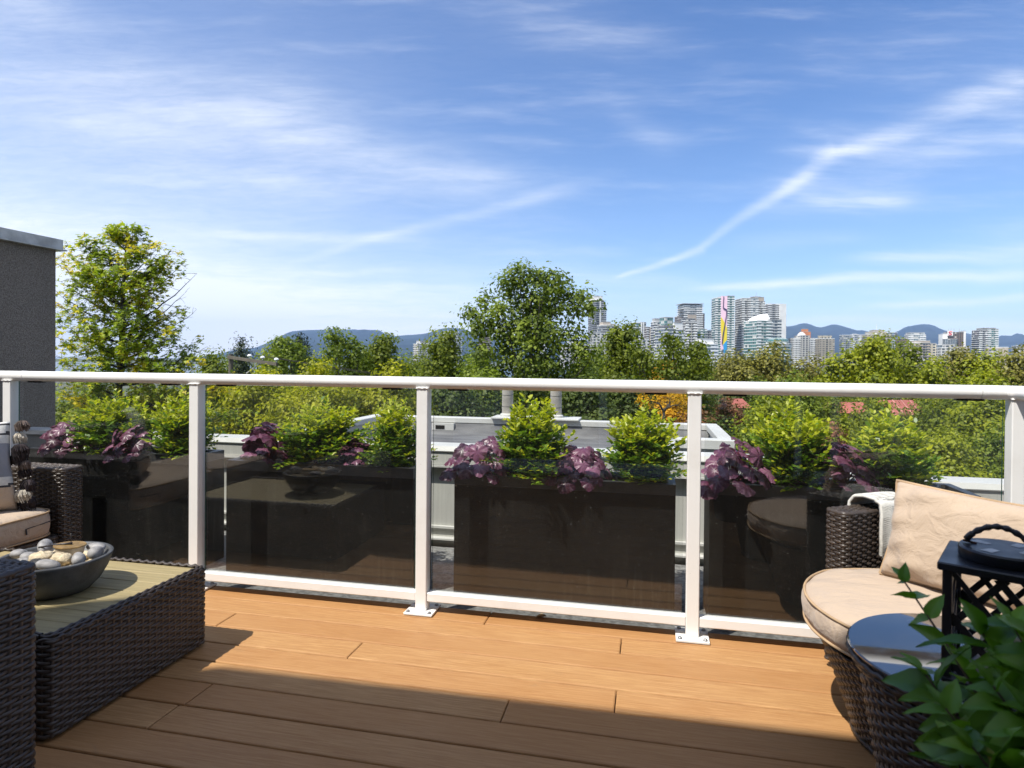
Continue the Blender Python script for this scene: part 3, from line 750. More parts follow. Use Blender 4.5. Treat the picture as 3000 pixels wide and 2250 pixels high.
sc_ = thing('saucer', 'round grey saucer lying on the corner of the right-hand planter', 'saucer', (1.14, 3.1, .6))
mb = MB(); mb.lathe([(.085, .601), (.10, .612), (.10, .617), (.088, .616), (.08, .608), (0, .608)], (1.14, 3.1), 40); mb.build('dish', 'bowl_concrete', sc_, 'auto')

def frames(N, rs, roll=None):
    """orthonormal frames for normals N (n,3) with random roll -> (T,B)"""
    a = rs.normal(size=N.shape); T = a-N*(a*N).sum(1)[:, None]; T /= np.linalg.norm(T, axis=1)[:, None]+1e-9
    return T, np.cross(N, T)
def leaf_quads(C, N, T, L, Wd, fold=.18):
    """pointed leaves: 4-gon rhombus with a slight droop. C centre base, T direction"""
    B = np.cross(N, T); L = L[:, None]; Wd = Wd[:, None]
    a = C; b = C+T*L*.45+B*Wd*.5+N*L*fold*.5; c = C+T*L-N*L*fold*.3; d = C+T*L*.45-B*Wd*.5+N*L*fold*.5
    return np.stack([a, b, c, d], 1)

def make_shrub(seed, h, w, root, pw=1.0):
    rs = np.random.RandomState(seed); tips = []; old = []; st = MB()
    nb = 78
    for i in range(nb):
        az = 2.399*i+rs.uniform(-.3, .3); zf = (i+.5)/nb; zt_ = h*(1-zf)**(1.1 if pw > .8 else .85)*rs.uniform(.78, 1.08)
        env = (min(1, 1.15*max(0, 1-zt_/h)**.62+.05) if pw > .8 else math.sqrt(max(.02, 1-(zt_/h)**2.2)))*(.86+.14*math.sin(min(1, zt_/h*3)*PI/2)); rr_ = w*.5*env*rs.uniform(.55, 1.18)*(1+.16*math.sin(az*2+seed)+.1*math.sin(az*5+seed*2))
        tip = np.array([math.cos(az)*rr_, math.sin(az)*rr_*.85, zt_+.015]); p0 = np.array([rs.uniform(-.02, .02), rs.uniform(-.02, .02), 0])
        md = (p0+tip)*.5+np.array([0, 0, .25*rr_-.01]); ns = 9; q_ = np.linspace(0, 1, ns+1)[:, None]
        pts = (1-q_)**2*p0+2*q_*(1-q_)*md+q_**2*tip; pts[1:-1] += rs.normal(size=(ns-1, 3))*.004
        st.tube(pts, np.linspace(.0035, .001, ns+1), 4, False)
        # side twigs with leaf pairs
        for k in range(4, ns+1):
            for sgn in ((-1, 1) if k < ns else (0,)):
                dirr = pts[k]-pts[k-1]; dirr /= np.linalg.norm(dirr)
                side = np.cross(dirr, [0, 0, 1]); side /= np.linalg.norm(side)+1e-6
                td = dirr*.75+side*sgn*.9+np.array([0, 0, .12])+rs.normal(size=3)*.15; td /= np.linalg.norm(td)
                tl = (.062 if sgn else .045)*rs.uniform(.6, 1.2)
                nl = 3
                for q in range(nl):
                    base = pts[k]+td*tl*(q+1)/nl
                    sd = np.cross(td, [0, 0, 1.]); sd /= np.linalg.norm(sd)+1e-6
                    for s2 in (-1, 1):
                        t_ = td*.55+sd*s2*.75+np.array([0, 0, .25])+rs.normal(size=3)*.22; t_ /= np.linalg.norm(t_)
                        n_ = np.array([0, 0, 1.])-t_*t_[2]+rs.normal(size=3)*.35; n_ -= t_*np.dot(n_, t_); n_ /= np.linalg.norm(n_)
                        hi = base[2]/h
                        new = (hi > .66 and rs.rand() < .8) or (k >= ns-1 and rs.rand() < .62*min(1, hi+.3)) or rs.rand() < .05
                        (tips if new else old).append((base, n_, t_, rs.uniform(.022, .036)*(.95 if new else 1.0)))
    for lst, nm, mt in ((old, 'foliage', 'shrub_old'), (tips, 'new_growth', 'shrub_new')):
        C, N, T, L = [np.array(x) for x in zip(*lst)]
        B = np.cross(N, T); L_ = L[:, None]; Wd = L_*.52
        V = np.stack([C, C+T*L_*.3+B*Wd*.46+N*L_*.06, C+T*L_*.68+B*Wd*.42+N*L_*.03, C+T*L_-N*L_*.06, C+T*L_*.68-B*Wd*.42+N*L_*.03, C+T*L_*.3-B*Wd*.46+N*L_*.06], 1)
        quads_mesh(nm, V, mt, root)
    st.build('stems', 'stem_brown', root)

def make_heuchera(seed, rad, root, n=26, lean=(0, -1), hi=.16):
    rs = np.random.RandomState(seed); lv = MB(); st = MB()
    for i in range(n):
        az = 2.399*i+rs.uniform(-.2, .2); f = math.sqrt((i+.5)/n)
        x, y = math.cos(az)*f*rad, math.sin(az)*f*rad*.8
        x += lean[0]*.25*rad*f; y += lean[1]*.3*rad*f
        z = hi*(1-.75*f*f)+rs.uniform(-.02, .03); z -= max(0, f-.78)*.22
        c = np.array([x, y, z])
        mid = np.array([x*.35, y*.35, z*.75+.02]); st.tube([(x*.08, y*.08, 0), mid, c], [.0022, .0018, .0015], 5, False)
        out = np.array([x, y, 0.]); out /= np.linalg.norm(out)+1e-6
        N = np.array([out[0]*.7*f, out[1]*.7*f-.35, .75])+rs.normal(size=3)*.22; N /= np.linalg.norm(N)
        T = out-N*np.dot(out, N); T /= np.linalg.norm(T); B = np.cross(N, T)
        R0 = rs.uniform(.034, .056); nr_, na = 6, 54
        th = np.linspace(-PI*.93, PI*.93, na)
        lobe = .72+.20*np.abs(np.cos(th*3.5*.5*1.0*2/2))**.7+.10*np.abs(np.cos(th*3.5))+.035*np.cos(th*22)
        lobe *= 1-.16*(np.abs(th)/PI)**3
        rr = np.linspace(.02, 1, nr_)[:, None]
        ph = rs.uniform(0, 6.28)
        Z = .08*rr**2*np.cos(th*7+ph)*R0-(rr**2.2)*R0*.24+.04*R0*rr**3*np.cos(th*19+ph)
        XX = rr*lobe*np.cos(th)*R0; YY = rr*lobe*np.sin(th)*R0
        G = c+T*(XX[..., None]+R0*.15)+B*YY[..., None]+N*Z[..., None]
        U = np.stack([np.broadcast_to((th+PI)/(2*PI), XX.shape), np.broadcast_to(rr, XX.shape)], -1)
        lv.grid(G, 0, U)
    lv.build('leaves', 'heuchera_leaf', root, True, uv=True); st.build('stems', 'stem_red', root)

def clone(src, loc, rz, label, sc=1.0):
    o = src.copy(); COL.objects.link(o); o.location = loc; o.rotation_euler = (0, 0, rz); o.scale = (sc,)*3; o['label'] = label
    for ch in src.children:
        c = ch.copy(); COL.objects.link(c); c.parent = o
        for g in ch.children:
            d = g.copy(); COL.objects.link(d); d.parent = c
    return o
sh = []
for i, (h, w) in enumerate(((.385, .43), (.325, .36), (.30, .42))):
    t = thing('boxleaf_shrub', '', 'shrub', (0, 0, 0), 'green shrubs in the planters'); make_shrub(11+i, h, w, t, (1.0, .6, .5)[i]); sh.append(t)
hv = []
for i in range(3):
    t = thing('coral_bells', '', 'plant', (0, 0, 0), 'purple plants in the planters'); make_heuchera(31+i, .168, t, 36+3*i, ((-.6, -1), (.1, -1), (.5, -.8))[i]); hv.append(t)
SH = [(0, -.572, 3.10, .55, .2, 1.0, 'tall pointed green shrub, left of the two in the middle planter'), (1, -.03, 3.11, .56, 1.4, .98, 'rounded green shrub at the right end of the middle planter'),
      (2, -1.70, 3.09, .575, .5, .97, 'green shrub, left of the two in the planter reflecting the table'), (0, -1.30, 3.10, .575, 2.3, .87, 'green shrub beside the second post, right end of its planter'),
      (2, -3.07, 3.15, .575, 3.4, 1.0, 'green shrub between two purple plants in the leftmost planter'), (1, -2.62, 3.15, .575, 5.0, .98, 'green shrub just left of the first clear post'),
      (1, .635, 3.10, .575, 4.2, 1.03, 'green shrub between two purple plants in the right-hand planter'), (2, 1.04, 3.09, .575, 1.1, 1.0, 'green shrub above the beige pillow, right end of the right planter')]
used = set()
for k, x, y, z, rz, sc, lab in SH:
    if k in used: clone(sh[k], (x, y, z), rz, lab, sc)
    else: used.add(k); o = sh[k]; o.location = (x, y, z); o.rotation_euler = (0, 0, rz); o.scale = (sc*1.06, sc*1.06, sc); o['label'] = lab
HV = [(0, -.80, 3.07, .575, 0, 1.05, 'purple-leaved plant spilling over the left corner of the middle planter'), (1, -.335, 3.06, .575, .4, .95, 'purple-leaved plant between the two shrubs of the middle planter'),
      (1, -2.00, 3.05, .59, 2.6, 1.25, 'purple-leaved plant at the left corner of the planter reflecting the table'), (2, -1.51, 3.06, .58, 3.3, .85, 'small dark purple plant between the two shrubs behind the reflected bowl'),
      (2, -3.36, 3.10, .60, .3, .95, 'purple-leaved plant nearest the grey stucco wall'), (0, -2.87, 3.08, .58, 5.5, 1.0, 'purple-leaved plant hanging over the rim of the leftmost planter, right of its shrub'),
      (0, .38, 3.06, .595, 1.0, 1.12, 'large purple-leaved plant just right of the third post'), (1, .83, 3.03, .60, 1.9, 1.15, 'purple-leaved plant between the two shrubs of the right-hand planter')]
HV = [(k, x, y, z, rz, sc*.92, lab) for k, x, y, z, rz, sc, lab in HV]
used = set()
for k, x, y, z, rz, sc, lab in HV:
    if k in used: clone(hv[k], (x, y, z), rz, lab, sc)
    else: used.add(k); o = hv[k]; o.location = (x, y, z); o.rotation_euler = (0, 0, rz); o.scale = (sc,)*3; o['label'] = lab

# ------------------------------------------------------------------ wicker coffee table and fire bowl
ct = thing('coffee_table', 'dark wicker coffee table with olive slatted top', 'coffee table', (-2.2, 1.86, 0))
wicker_box('wicker_body', ct, -2.72, 1.52, -1.715, 2.205, .012, .315, .03, rh=.0122, sp=.031, top=False, amp=.0027)
mb = MB(); path = rounded_rect_path(-2.71, 1.53, -1.725, 2.195, .03)
L_ = np.r_[0, np.cumsum(np.hypot(*np.diff(path[:, :2], axis=0).T))]; q = np.arange(0, L_[-1], .0125)
for off, zz, ph in ((0, .311, 0), (-.012, .3135, 1), (.006, .303, 2)):
    px_, py_, nx_, ny_ = [np.interp(q, L_, path[:, k]) for k in range(4)]
    s_ = np.where((np.arange(len(q))+ph) % 3 == 0, .004, -.001)
    mb.tube(np.c_[px_+nx_*(off+s_*.6), py_+ny_*(off+s_*.6), zz+s_], .0052, 7, False)
mb.build('braided_edge', 'wicker', ct, True)
y = 1.548
for k in range(7):
    mb = MB(); mb.box((-2.69, y, .290), (-1.742, y+.0865, .3095), bev=.002); mb.build('slat', 'slat_top', ct); y += .0905
for dx, dy in ((-2.68, 1.57), (-1.76, 1.57), (-2.68, 2.16), (-1.76, 2.16)):
    mb = MB(); mb.lathe([(.012, 0.001), (.014, .008), (.012, .018)], (dx, dy), 16); mb.build('foot', 'steel_bolt', ct)

BC = (-2.10, 1.85); bo = thing('fire_bowl', 'round dark concrete bowl filled with stones on the coffee table', 'bowl', (*BC, .3105))
mb = MB(); mb.lathe([(.105, .3105), (.125, .316), (.16, .355), (.186, .405), (.202, .452), (.2045, .462), (.202, .466), (.190, .466), (.186, .46), (.176, .43), (.16, .425), (0, .425)], BC, 72); mb.build('bowl', 'bowl_concrete', bo, True)
mb = MB(); rs = np.random.RandomState(3)
X, Y = np.meshgrid(np.linspace(-.165, .165, 50), np.linspace(-.165, .165, 50)); rr = np.hypot(X, Y)
Z = .437+.012*np.cos(X*60+1)*np.cos(Y*55)+rs.uniform(-.006, .006, X.shape)-np.where(rr > .16, .02, 0); mb.grid(np.stack([BC[0]+X*np.minimum(1, .17/np.maximum(rr, .17)), BC[1]+Y*np.minimum(1, .17/np.maximum(rr, .17)), Z], -1)); mb.build('pebble_bed', 'lava_cream', bo)
def stone(name, lab, mat, c, r, rot, seed, rough=0., grp=None):
    t = thing(name, lab, 'stone', c, grp); rs = np.random.RandomState(seed); mb = MB(); n, m = 22, 14
    th = np.linspace(0, 2*PI, n, endpoint=False); ph = np.linspace(0.02, PI-.02, m)
    TH, PH = np.meshgrid(th, ph); a, b, d = rs.uniform(0, 6, 3)
    k = 1+.07*np.sin(2*TH+a)*np.sin(PH)+.05*np.cos(3*TH+b)*np.sin(PH)**2+rough*rs.uniform(-1, 1, TH.shape)
    G = np.stack([k*np.sin(PH)*np.cos(TH)*r[0], k*np.sin(PH)*np.sin(TH)*r[1], k*np.cos(PH)*r[2]], -1)
    M = np.array(Matrix.Rotation(rot[2], 3, 'Z') @ Matrix.Rotation(rot[1], 3, 'Y') @ Matrix.Rotation(rot[0], 3, 'X'))
    G = G @ M.T+np.array(c); mb.grid(G, closed=True); mb.build('rock', mat, t, True)
G_ = 'stones in the fire bowl'
def bc(dx, dy, z): return (BC[0]+dx, BC[1]+dy, z)
for i, (lab, mat, c, r, rot, rg) in enumerate((
    ('large smooth grey stone at the front right of the bowl, beside the rim', 'river_stone', bc(.085, -.105, .466), (.042, .026, .022), (.1, .2, .45), 0),
    ('grey stone leaning on the right rim of the bowl', 'river_stone', bc(.148, -.03, .472), (.026, .032, .026), (.2, -.3, .8), 0),
    ('pale grey stone behind the one on the right rim of the bowl', 'river_stone', bc(.152, .045, .475), (.026, .030, .028), (.3, .1, .2), 0),
    ('flat grey stone at the back of the bowl, right of the cream burner', 'river_stone', bc(.085, .115, .474), (.044, .026, .018), (0, 0, .1), 0),
    ('tall upright grey stone left of the cream burner', 'river_stone', bc(-.105, .05, .478), (.022, .045, .032), (.55, -.5, .3), 0),
    ('small pale stone in front of the tall upright one', 'river_stone', bc(-.09, -.035, .464), (.03, .026, .02), (.1, .2, .9), 0),
    ('grey stone low at the left front of the bowl', 'river_stone', bc(-.055, -.085, .460), (.032, .024, .018), (0, .1, .4), 0),
    ('grey stone at the far left rim of the bowl', 'river_stone', bc(-.155, -.02, .466), (.032, .024, .02), (0, .2, 1.4), 0),
    ('pale stone at the front rim, left of the dark rough one', 'river_stone', bc(.0, -.135, .460), (.034, .024, .02), (.1, 0, .2), 0),
    ('dark rough rock in the front of the bowl', 'dark_rock', bc(.035, -.105, .464), (.030, .022, .024), (.2, .2, .5), .07),
    ('cream lava lump in the left middle of the bowl', 'lava_cream', bc(-.015, -.045, .468), (.046, .034, .026), (0, 0, .5), .13),
    ('cream lava lump in the right middle of the bowl', 'lava_cream', bc(.068, -.03, .466), (.036, .03, .024), (0, .2, .2), .13),
    ('cream lava lump at the back of the bowl near the rim', 'lava_cream', bc(.11, .07, .458), (.034, .026, .016), (0, 0, .9), .13))):
    stone('stone', lab, mat, c, r, rot, 60+i, rg, G_)
bn = thing('burner_pot', 'cream burner pot with flat bronze lid in the middle of the bowl', 'burner', bc(.015, .055, .44))
q_ = (BC[0]+.015, BC[1]+.055)
mb = MB(); mb.lathe([(.034, .44), (.041, .455), (.046, .478), (.0465, .4895), (.04, .4895)], q_, 36, 1.25, 1); mb.build('pot', 'ceramic_cream', bn, 'auto')
mb = MB(); mb.lathe([(.050, .490), (.052, .4925), (.051, .496), (0, .497)], q_, 40, 1.25, 1); mb.build('lid', 'bronze_lid', bn, 'auto')
mb = MB(); mb.tube([(q_[0]-.115, q_[1]-.04, .487), (q_[0]-.03, q_[1]-.015, .499), (q_[0]+.012, q_[1]-.002, .503)], [.003, .004, .005], 8); mb.tube([(q_[0]+.006, q_[1], .499), (q_[0]+.004, q_[1], .545)], .0014, 6); mb.build('handle', 'leather', bn, True)

# the bowl and everything in it at its true, slightly smaller size
for o in [q for q in COL.objects if q.parent is None and q.name.split('.')[0] in ('fire_bowl', 'stone', 'burner_pot')]:
    l = o.location; o.location = (-2.06+(l.x-BC[0])*.87, 1.848+(l.y-BC[1])*.87, .3105+(l.z-.3105)*.81)
    o.scale = (.87, .87, .81 if o.name == 'fire_bowl' else .84)

# ------------------------------------------------------------------ cushions
def blob_cushion(name, mat, parent, prof, pts, piping=None, dome=.02, z0=0, z1=.1, sag=0.0, seed=0):
    """boxed cushion over an outline (list of (x,y)), top domed; piping tubes along both seams"""
    pts = np.array(pts, float); c = pts.mean(0); n = len(pts); mb = MB(); rings = []
    rs = np.random.RandomState(seed)
    ang = np.arctan2(pts[:, 1]-c[1], pts[:, 0]-c[0])
    wr = .0022*np.sin(ang*11+1)+.0015*np.sin(ang*23)
    lev = [(0, z0, -.0), (.6, z0-.002, 0), (.93, z0, 0), (1.0, z0+.008, 0), (1.018, z0+.3*(z1-z0), 1), (1.022, (z0+z1)/2, 1), (1.018, z0+.72*(z1-z0), 1), (1.0, z1-.008, 0), (.955, z1+.003, 0), (.85, z1+dome*.55, 0), (.6, z1+dome*.9, 0), (.3, z1+dome, 0), (0.02, z1+dome, 0)]
    for k, (s, z, w) in enumerate(lev):
        P = c+(pts-c)*max(s, .001); zz = z+np.zeros(n)+(wr if k in (6, 7, 8, 9) else 0)
        if w: P = P+(pts-c)/np.linalg.norm(pts-c, axis=1)[:, None]*wr[:, None]*1.6
        rings.append(np.c_[P, zz])
    mb.grid(np.array(rings), closed=True); o = mb.build(name, mat, parent, True)
    if piping:
        for z in (z0+.006, z1-.006):
            mb = MB(); P = c+(pts-c)*1.008; mb.tube(np.c_[np.r_[P, P[:1]], np.full(n+1, z)], .0042, 8, False); mb.build('piping', piping, o, True)
    return o
def superellipse(cx_, cy_, a, b, e=2.0, n=72, rot=0):
    t_ = np.linspace(0, 2*PI, n, endpoint=False); x = a*np.sign(np.cos(t_))*np.abs(np.cos(t_))**(2/e); y = b*np.sign(np.sin(t_))*np.abs(np.sin(t_))**(2/e)
    return np.c_[cx_+x*math.cos(rot)-y*math.sin(rot), cy_+x*math.sin(rot)+y*math.cos(rot)]

# sofa at the left, its front towards +X
so = thing('wicker_sofa', 'dark wicker sofa at the left edge, its end arm by the railing', 'sofa', (-3.1, 1.9, 0))
wicker_box('arm', so, -3.45, 2.52, -2.765, 2.645, .01, .602, .028, rh=.0108, sp=.029, seed=4)
wicker_box('arm', so, -3.45, 1.05, -2.76, 1.185, .01, .602, .028, rh=.0108, sp=.029, seed=5)
wicker_box('seat_base', so, -3.45, 1.19, -2.775, 2.515, .03, .285, .02, rh=.0115, sp=.034, seed=6)
wicker_box('backrest', so, -3.60, 1.05, -3.455, 2.655, .03, .70, .03, rh=.0125, sp=.034, seed=7)
sc1 = thing('seat_cushion', 'beige box cushion with black zip on the left sofa seat', 'cushion', (-3.1, 2.13, .29), 'beige seat cushions')
blob_cushion('cushion', 'beige_fabric', sc1, None, superellipse(-3.10, 2.155, .335, .352, 7, 120), 'piping', .016, .292, .412)
for x, y, rz in ((-2.764, 2.40, 0),):
    mb = MB(); mb.tube([(x+.004, 2.475, .368), (x+.007, 2.42, .364), (x+.007, 2.35, .360), (x+.006, 2.33, .357)], .0022, 6); mb.tube([(x+.007, 2.331, .358), (x+.011, 2.33, .333)], [.0028, .0035], 6); mb.build('zipper', 'leather', sc1)
sc2 = thing('seat_cushion', 'beige box cushion on the near half of the left sofa, out of view', 'cushion', (-3.1, 1.5, .29), 'beige seat cushions')
blob_cushion('cushion', 'beige_fabric', sc2, None, superellipse(-3.10, 1.495, .335, .30, 7, 100), 'piping', .016, .292, .412)

def pillow(name, parent, mat, O, S, T, N, w, h, th, pip=None, nsub=28, seed=0, wrk=.006, mats=None, mfun=None):
    O, S, T, N = map(lambda q: np.array(q, float), (O, S, T, N)); rs = np.random.RandomState(seed)
    mb = MB(); u_ = np.linspace(-1, 1, nsub); U, V = np.meshgrid(u_, u_)
    edge = (1-np.abs(U)**3.2)*(1-np.abs(V)**3.2); pin = 1-.05*(1-U**2)*0
    sx = U*(1-.06*(1-np.abs(V)**1.6)*np.abs(U)**2); sy = V*(1-.06*(1-np.abs(U)**1.6)*np.abs(V)**2)
    a, b = rs.uniform(0, 6, 2)
    rim = np.clip(1-edge, 0, 1)
    wk = wrk*np.clip(rim*1.4-.2, 0, 1)*(np.sin(U*9+V*4+a)+.7*np.sin(V*13-U*6+b)+.5*np.sin(U*21+a))*np.sqrt(np.clip(edge, 0, 1))*1.5
    for sg in (1, -1):
        D = sg*th*.5*np.clip(edge, 0, 1)**.42+wk*(1 if sg > 0 else .5)
        G = O+(sx*w*.5)[..., None]*S+(sy*h*.5)[..., None]*T+D[..., None]*N
        if sg < 0: G = G[:, ::-1]
        mb.grid(G)
    o = mb.build(name, mats or mat, parent, True)
    if mfun:
        me = o.data; ctr = np.zeros(len(me.polygons)*3); me.polygons.foreach_get('center', ctr); ctr = ctr.reshape(-1, 3)+np.array(wloc(o))-O
        me.polygons.foreach_set('material_index', [mfun(np.dot(c, S)/w*2, np.dot(c, T)/h*2) for c in ctr])
    if pip:
        pr = []
        for k in range(120):
            q = k/120*4; sd, f = int(q), (q % 1)*2-1
            uu, vv = [(f, -1), (1, f), (-f, 1), (-1, -f)][sd]
            uu, vv = uu*(1-.06*(1-abs(vv)**1.6)*uu**2), vv*(1-.06*(1-abs(uu)**1.6)*vv**2)
            pr.append(O+uu*w*.5*S+vv*h*.5*T)
        pr.append(pr[0]); mb = MB(); mb.tube(np.array(pr), .0055, 8, False); mb.build('piping', pip, o, True)
    return o
# striped pillow with tassels on the sofa
tp = thing('tassel_pillow', 'white and grey woven pillow with tassels along its edge, on the left sofa', 'pillow', (-3.05, 2.2, .43))
S_ = np.array([.55, .835, 0]); S_ /= np.linalg.norm(S_); T_ = np.array([-.20, .06, .98]); T_ /= np.linalg.norm(T_); N_ = np.cross(T_, S_); N_ = -N_ if N_[0] < 0 else N_; N_ /= np.linalg.norm(N_)
TPO = np.array([-3.05, 2.235, .628])
pillow('cover', tp, None, TPO, S_, T_, N_, .44, .42, .17, None, 44, 5, .003, ['throw_white', 'throw_grey', 'throw_black', 'beige_fabric'],
       lambda u, v: 3 if v < -.52 else (2 if abs(v+.50) < .03 or abs(v-.66) < .025 or abs(v-.86) < .025 else (1 if -.30 < v < .42 else 0)))
rs = np.random.RandomState(8)
for k, (v, mt, r) in enumerate(((.82, 'tassel_brown', .024), (.60, 'tassel_cream', .026), (.36, 'tassel_dark', .026), (.16, 'tassel_dark', .026), (.0, 'tassel_brown', .022), (-.22, 'tassel_dark', .026), (-.45, 'tassel_dark', .024), (-.68, 'tassel_cream', .026), (-.90, 'tassel_dark', .028))):
    c = TPO+S_*(.22+.014+.03*rs.rand())+T_*(v+rs.uniform(-.06, .06))*.21+N_*(.01+.03*rs.rand()); r *= rs.uniform(1.1, 1.45); mb = MB()
    for j in range(110):
        a = rs.uniform(0, 2*PI); e = rs.uniform(.5, 1.05); h_ = rs.uniform(-1.0, .7)
        o1 = np.array([math.cos(a)*r*.55*e, math.sin(a)*r*.55*e, r*(.75-.2*e)]); o2 = np.array([math.cos(a)*r*.95*e, math.sin(a)*r*.95*e, r*.2*h_]); o3 = np.array([math.cos(a+.3)*r*.9*e, math.sin(a+.3)*r*.9*e, -r*rs.uniform(.5, 1.05)])
        mb.tube([c+[0, 0, r*.6], c+o1, c+o2, c+o3], [.0019, .0022, .002, .0016], 4, False)
    mb.lathe([(0, c[2]-r*.7), (r*.6, c[2]-r*.4), (r*.75, c[2]), (r*.6, c[2]+r*.45), (0, c[2]+r*.7)], (c[0], c[1]), 12)
    mb.build('tassel', mt, tp)

# armchair in the near left corner; only its right arm is in view
ac = thing('wicker_armchair', 'dark wicker armchair arm filling the lower left corner', 'armchair', (-2.1, .9, 0))
wicker_box('arm', ac, -1.745, .62, -1.575, 1.372, .01, .600, .03, rh=.0118, sp=.030, seed=9, amp=.0027)
wicker_box('arm', ac, -2.62, .62, -2.45, 1.372, .01, .600, .03, rh=.0118, sp=.030, seed=10)
wicker_box('seat_base', ac, -2.445, .64, -1.75, 1.355, .02, .28, .02, rh=.0125, sp=.034, seed=11)
wicker_box('backrest', ac, -2.62, .46, -1.575, .615, .02, .72, .03, rh=.0125, sp=.034, seed=12)
sc3 = thing('seat_cushion', 'beige cushion on the near armchair, out of view', 'cushion', (-2.1, 1.0, .285), 'beige seat cushions')
blob_cushion('cushion', 'beige_fabric', sc3, None, superellipse(-2.097, 1.0, .335, .345, 7, 100), 'piping', .016, .287, .40)

# ------------------------------------------------------------------ round lounge chair at the right
lc = thing('round_lounge_chair', 'dark wicker lounge chair with round front at the right', 'chair', (.93, 2.15, 0))
CC = np.array([.90, 2.12])
def circ_path(c, r, n=96):
    a = np.linspace(0, 2*PI, n+1); return np.c_[c[0]+r*np.cos(a), c[1]+r*np.sin(a), np.cos(a), np.sin(a)]
mb = MB(); P, W = path_P(circ_path(CC, .375), .01, lambda t: -.105*(1-t/.29)**.9*np.ones_like(t)); P0 = P
P = lambda s, t, d: P0(s, np.clip(t, 0, .2899), d); weave(mb, P, W, .288, .0122, .030, .0027, True, seed=14)
a = np.linspace(0, 2*PI, 140); mb.tube(np.c_[CC[0]+.272*np.cos(a), CC[1]+.272*np.sin(a), .012+.002*np.where(np.arange(140) % 2, 1, -1)], .008, 6, False)
mb.build('seat_base', ['wicker', 'wicker_core'], lc, True)
AR = math.atan2(.085, .131); pv = (.70, 2.505)
wicker_box('arm', lc, .70, 2.505, 1.18, 2.60, .03, .60, .022, rot=AR, piv=pv, rh=.0108, sp=.024, seed=15)
wicker_box('backrest', lc, 1.16, 2.02, 1.27, 2.66, .03, .62, .03, rh=.0115, sp=.03, seed=16)
rc = thing('round_cushion', 'thick round beige seat cushion on the right chair', 'cushion', (.9, 2.12, .30))
ol = superellipse(.895, 2.13, .402, .402, 2.0, 96); ol[:, 1] = np.where(ol[:, 1] > 2.42, 2.42+(ol[:, 1]-2.42)*.55, ol[:, 1])
blob_cushion('cushion', 'beige_fabric', rc, None, ol, 'piping', .022, .325, .415, seed=3)
bp = thing('back_pillow', 'large square beige pillow with piped edge on the right chair', 'pillow', (1.0, 2.1, .43))
S_ = np.array([.66, -.72, -.02]); S_ /= np.linalg.norm(S_); n_ = np.array([-.69, -.66, .26]); n_ /= np.linalg.norm(n_); T_ = np.cross(n_, S_); T_ = -T_ if T_[2] < 0 else T_; T_ /= np.linalg.norm(T_); n_ = np.cross(S_, T_); n_ = -n_ if n_[0] > 0 else n_
BL = np.array([.765, 2.345, .437]); PW, PH = .58, .318
pillow('cover', bp, 'beige_fabric', BL+S_*PW*.5+T_*PH*.5, S_, T_, n_, PW, PH, .15, 'piping', 44, 2, .010)
# knitted throw over the chair arm
th = thing('knitted_throw', 'cream herringbone throw hanging over the right chair arm', 'throw', (.83, 2.55, .6))
ca, sa = math.cos(AR), math.sin(AR)
def armpt(s, d, z): return (pv[0]+s*ca-d*sa, pv[1]+s*sa+d*ca, z)
mb = MB(); prof = [(-.030, .425), (-.036, .47), (-.035, .52), (-.032, .575), (-.022, .618), (.004, .637), (.05, .640), (.095, .632), (.115, .606), (.116, .50), (.117, .40)]
pp = np.array(prof); tt = np.linspace(0, 10, 60); pd, pz = np.interp(tt, range(11), pp[:, 0]), np.interp(tt, range(11), pp[:, 1])
G = [[armpt(s+.006*math.sin(z_*22)+(.012*(.6-z_) if s > .12 else -.0*(z_)), d-.004*math.sin(s*55+z_*6)*(1 if d < 0 else -.3), z_-.006*math.sin(s*30)*(d < -.01)) for d, z_ in zip(pd, pz)] for s in np.linspace(.142, .30, 26)]
o = mb.grid(np.array(G)).build('cloth', 'throw_white', th, True); md = o.modifiers.new('thick', 'SOLIDIFY'); md.thickness = .011; md.offset = 0
mb = MB(); rs = np.random.RandomState(2)
for row in range(7):
    s0 = .148+row*.021
    for k in range(64):
        f = k/64*8.2; d, z_ = np.interp(f, range(11), pp[:, 0]), np.interp(f, range(11), pp[:, 1]); d2, z2 = np.interp(f+.13, range(11), pp[:, 0]), np.interp(f+.13, range(11), pp[:, 1])
        on = -.0055 if d < .0 else 0; up = .0055 if d >= -.008 else 0
        sg = 1 if row % 2 else -1
        A_, B_ = ((d, z_), (d2, z2)) if sg > 0 else ((d2, z2), (d, z_))
        sa_, sb_ = s0+.006*math.sin(A_[1]*22), s0+.0195+.006*math.sin(B_[1]*22)
        mb.tube([armpt(sa_, A_[0]+on-.004*math.sin(sa_*55+A_[1]*6)*(A_[0] < 0), A_[1]+up), armpt(sb_, B_[0]+on-.004*math.sin(sb_*55+B_[1]*6)*(B_[0] < 0), B_[1]+up)], .0022, 5, False)
mb.build('knit_ribs', 'throw_white', th, True)

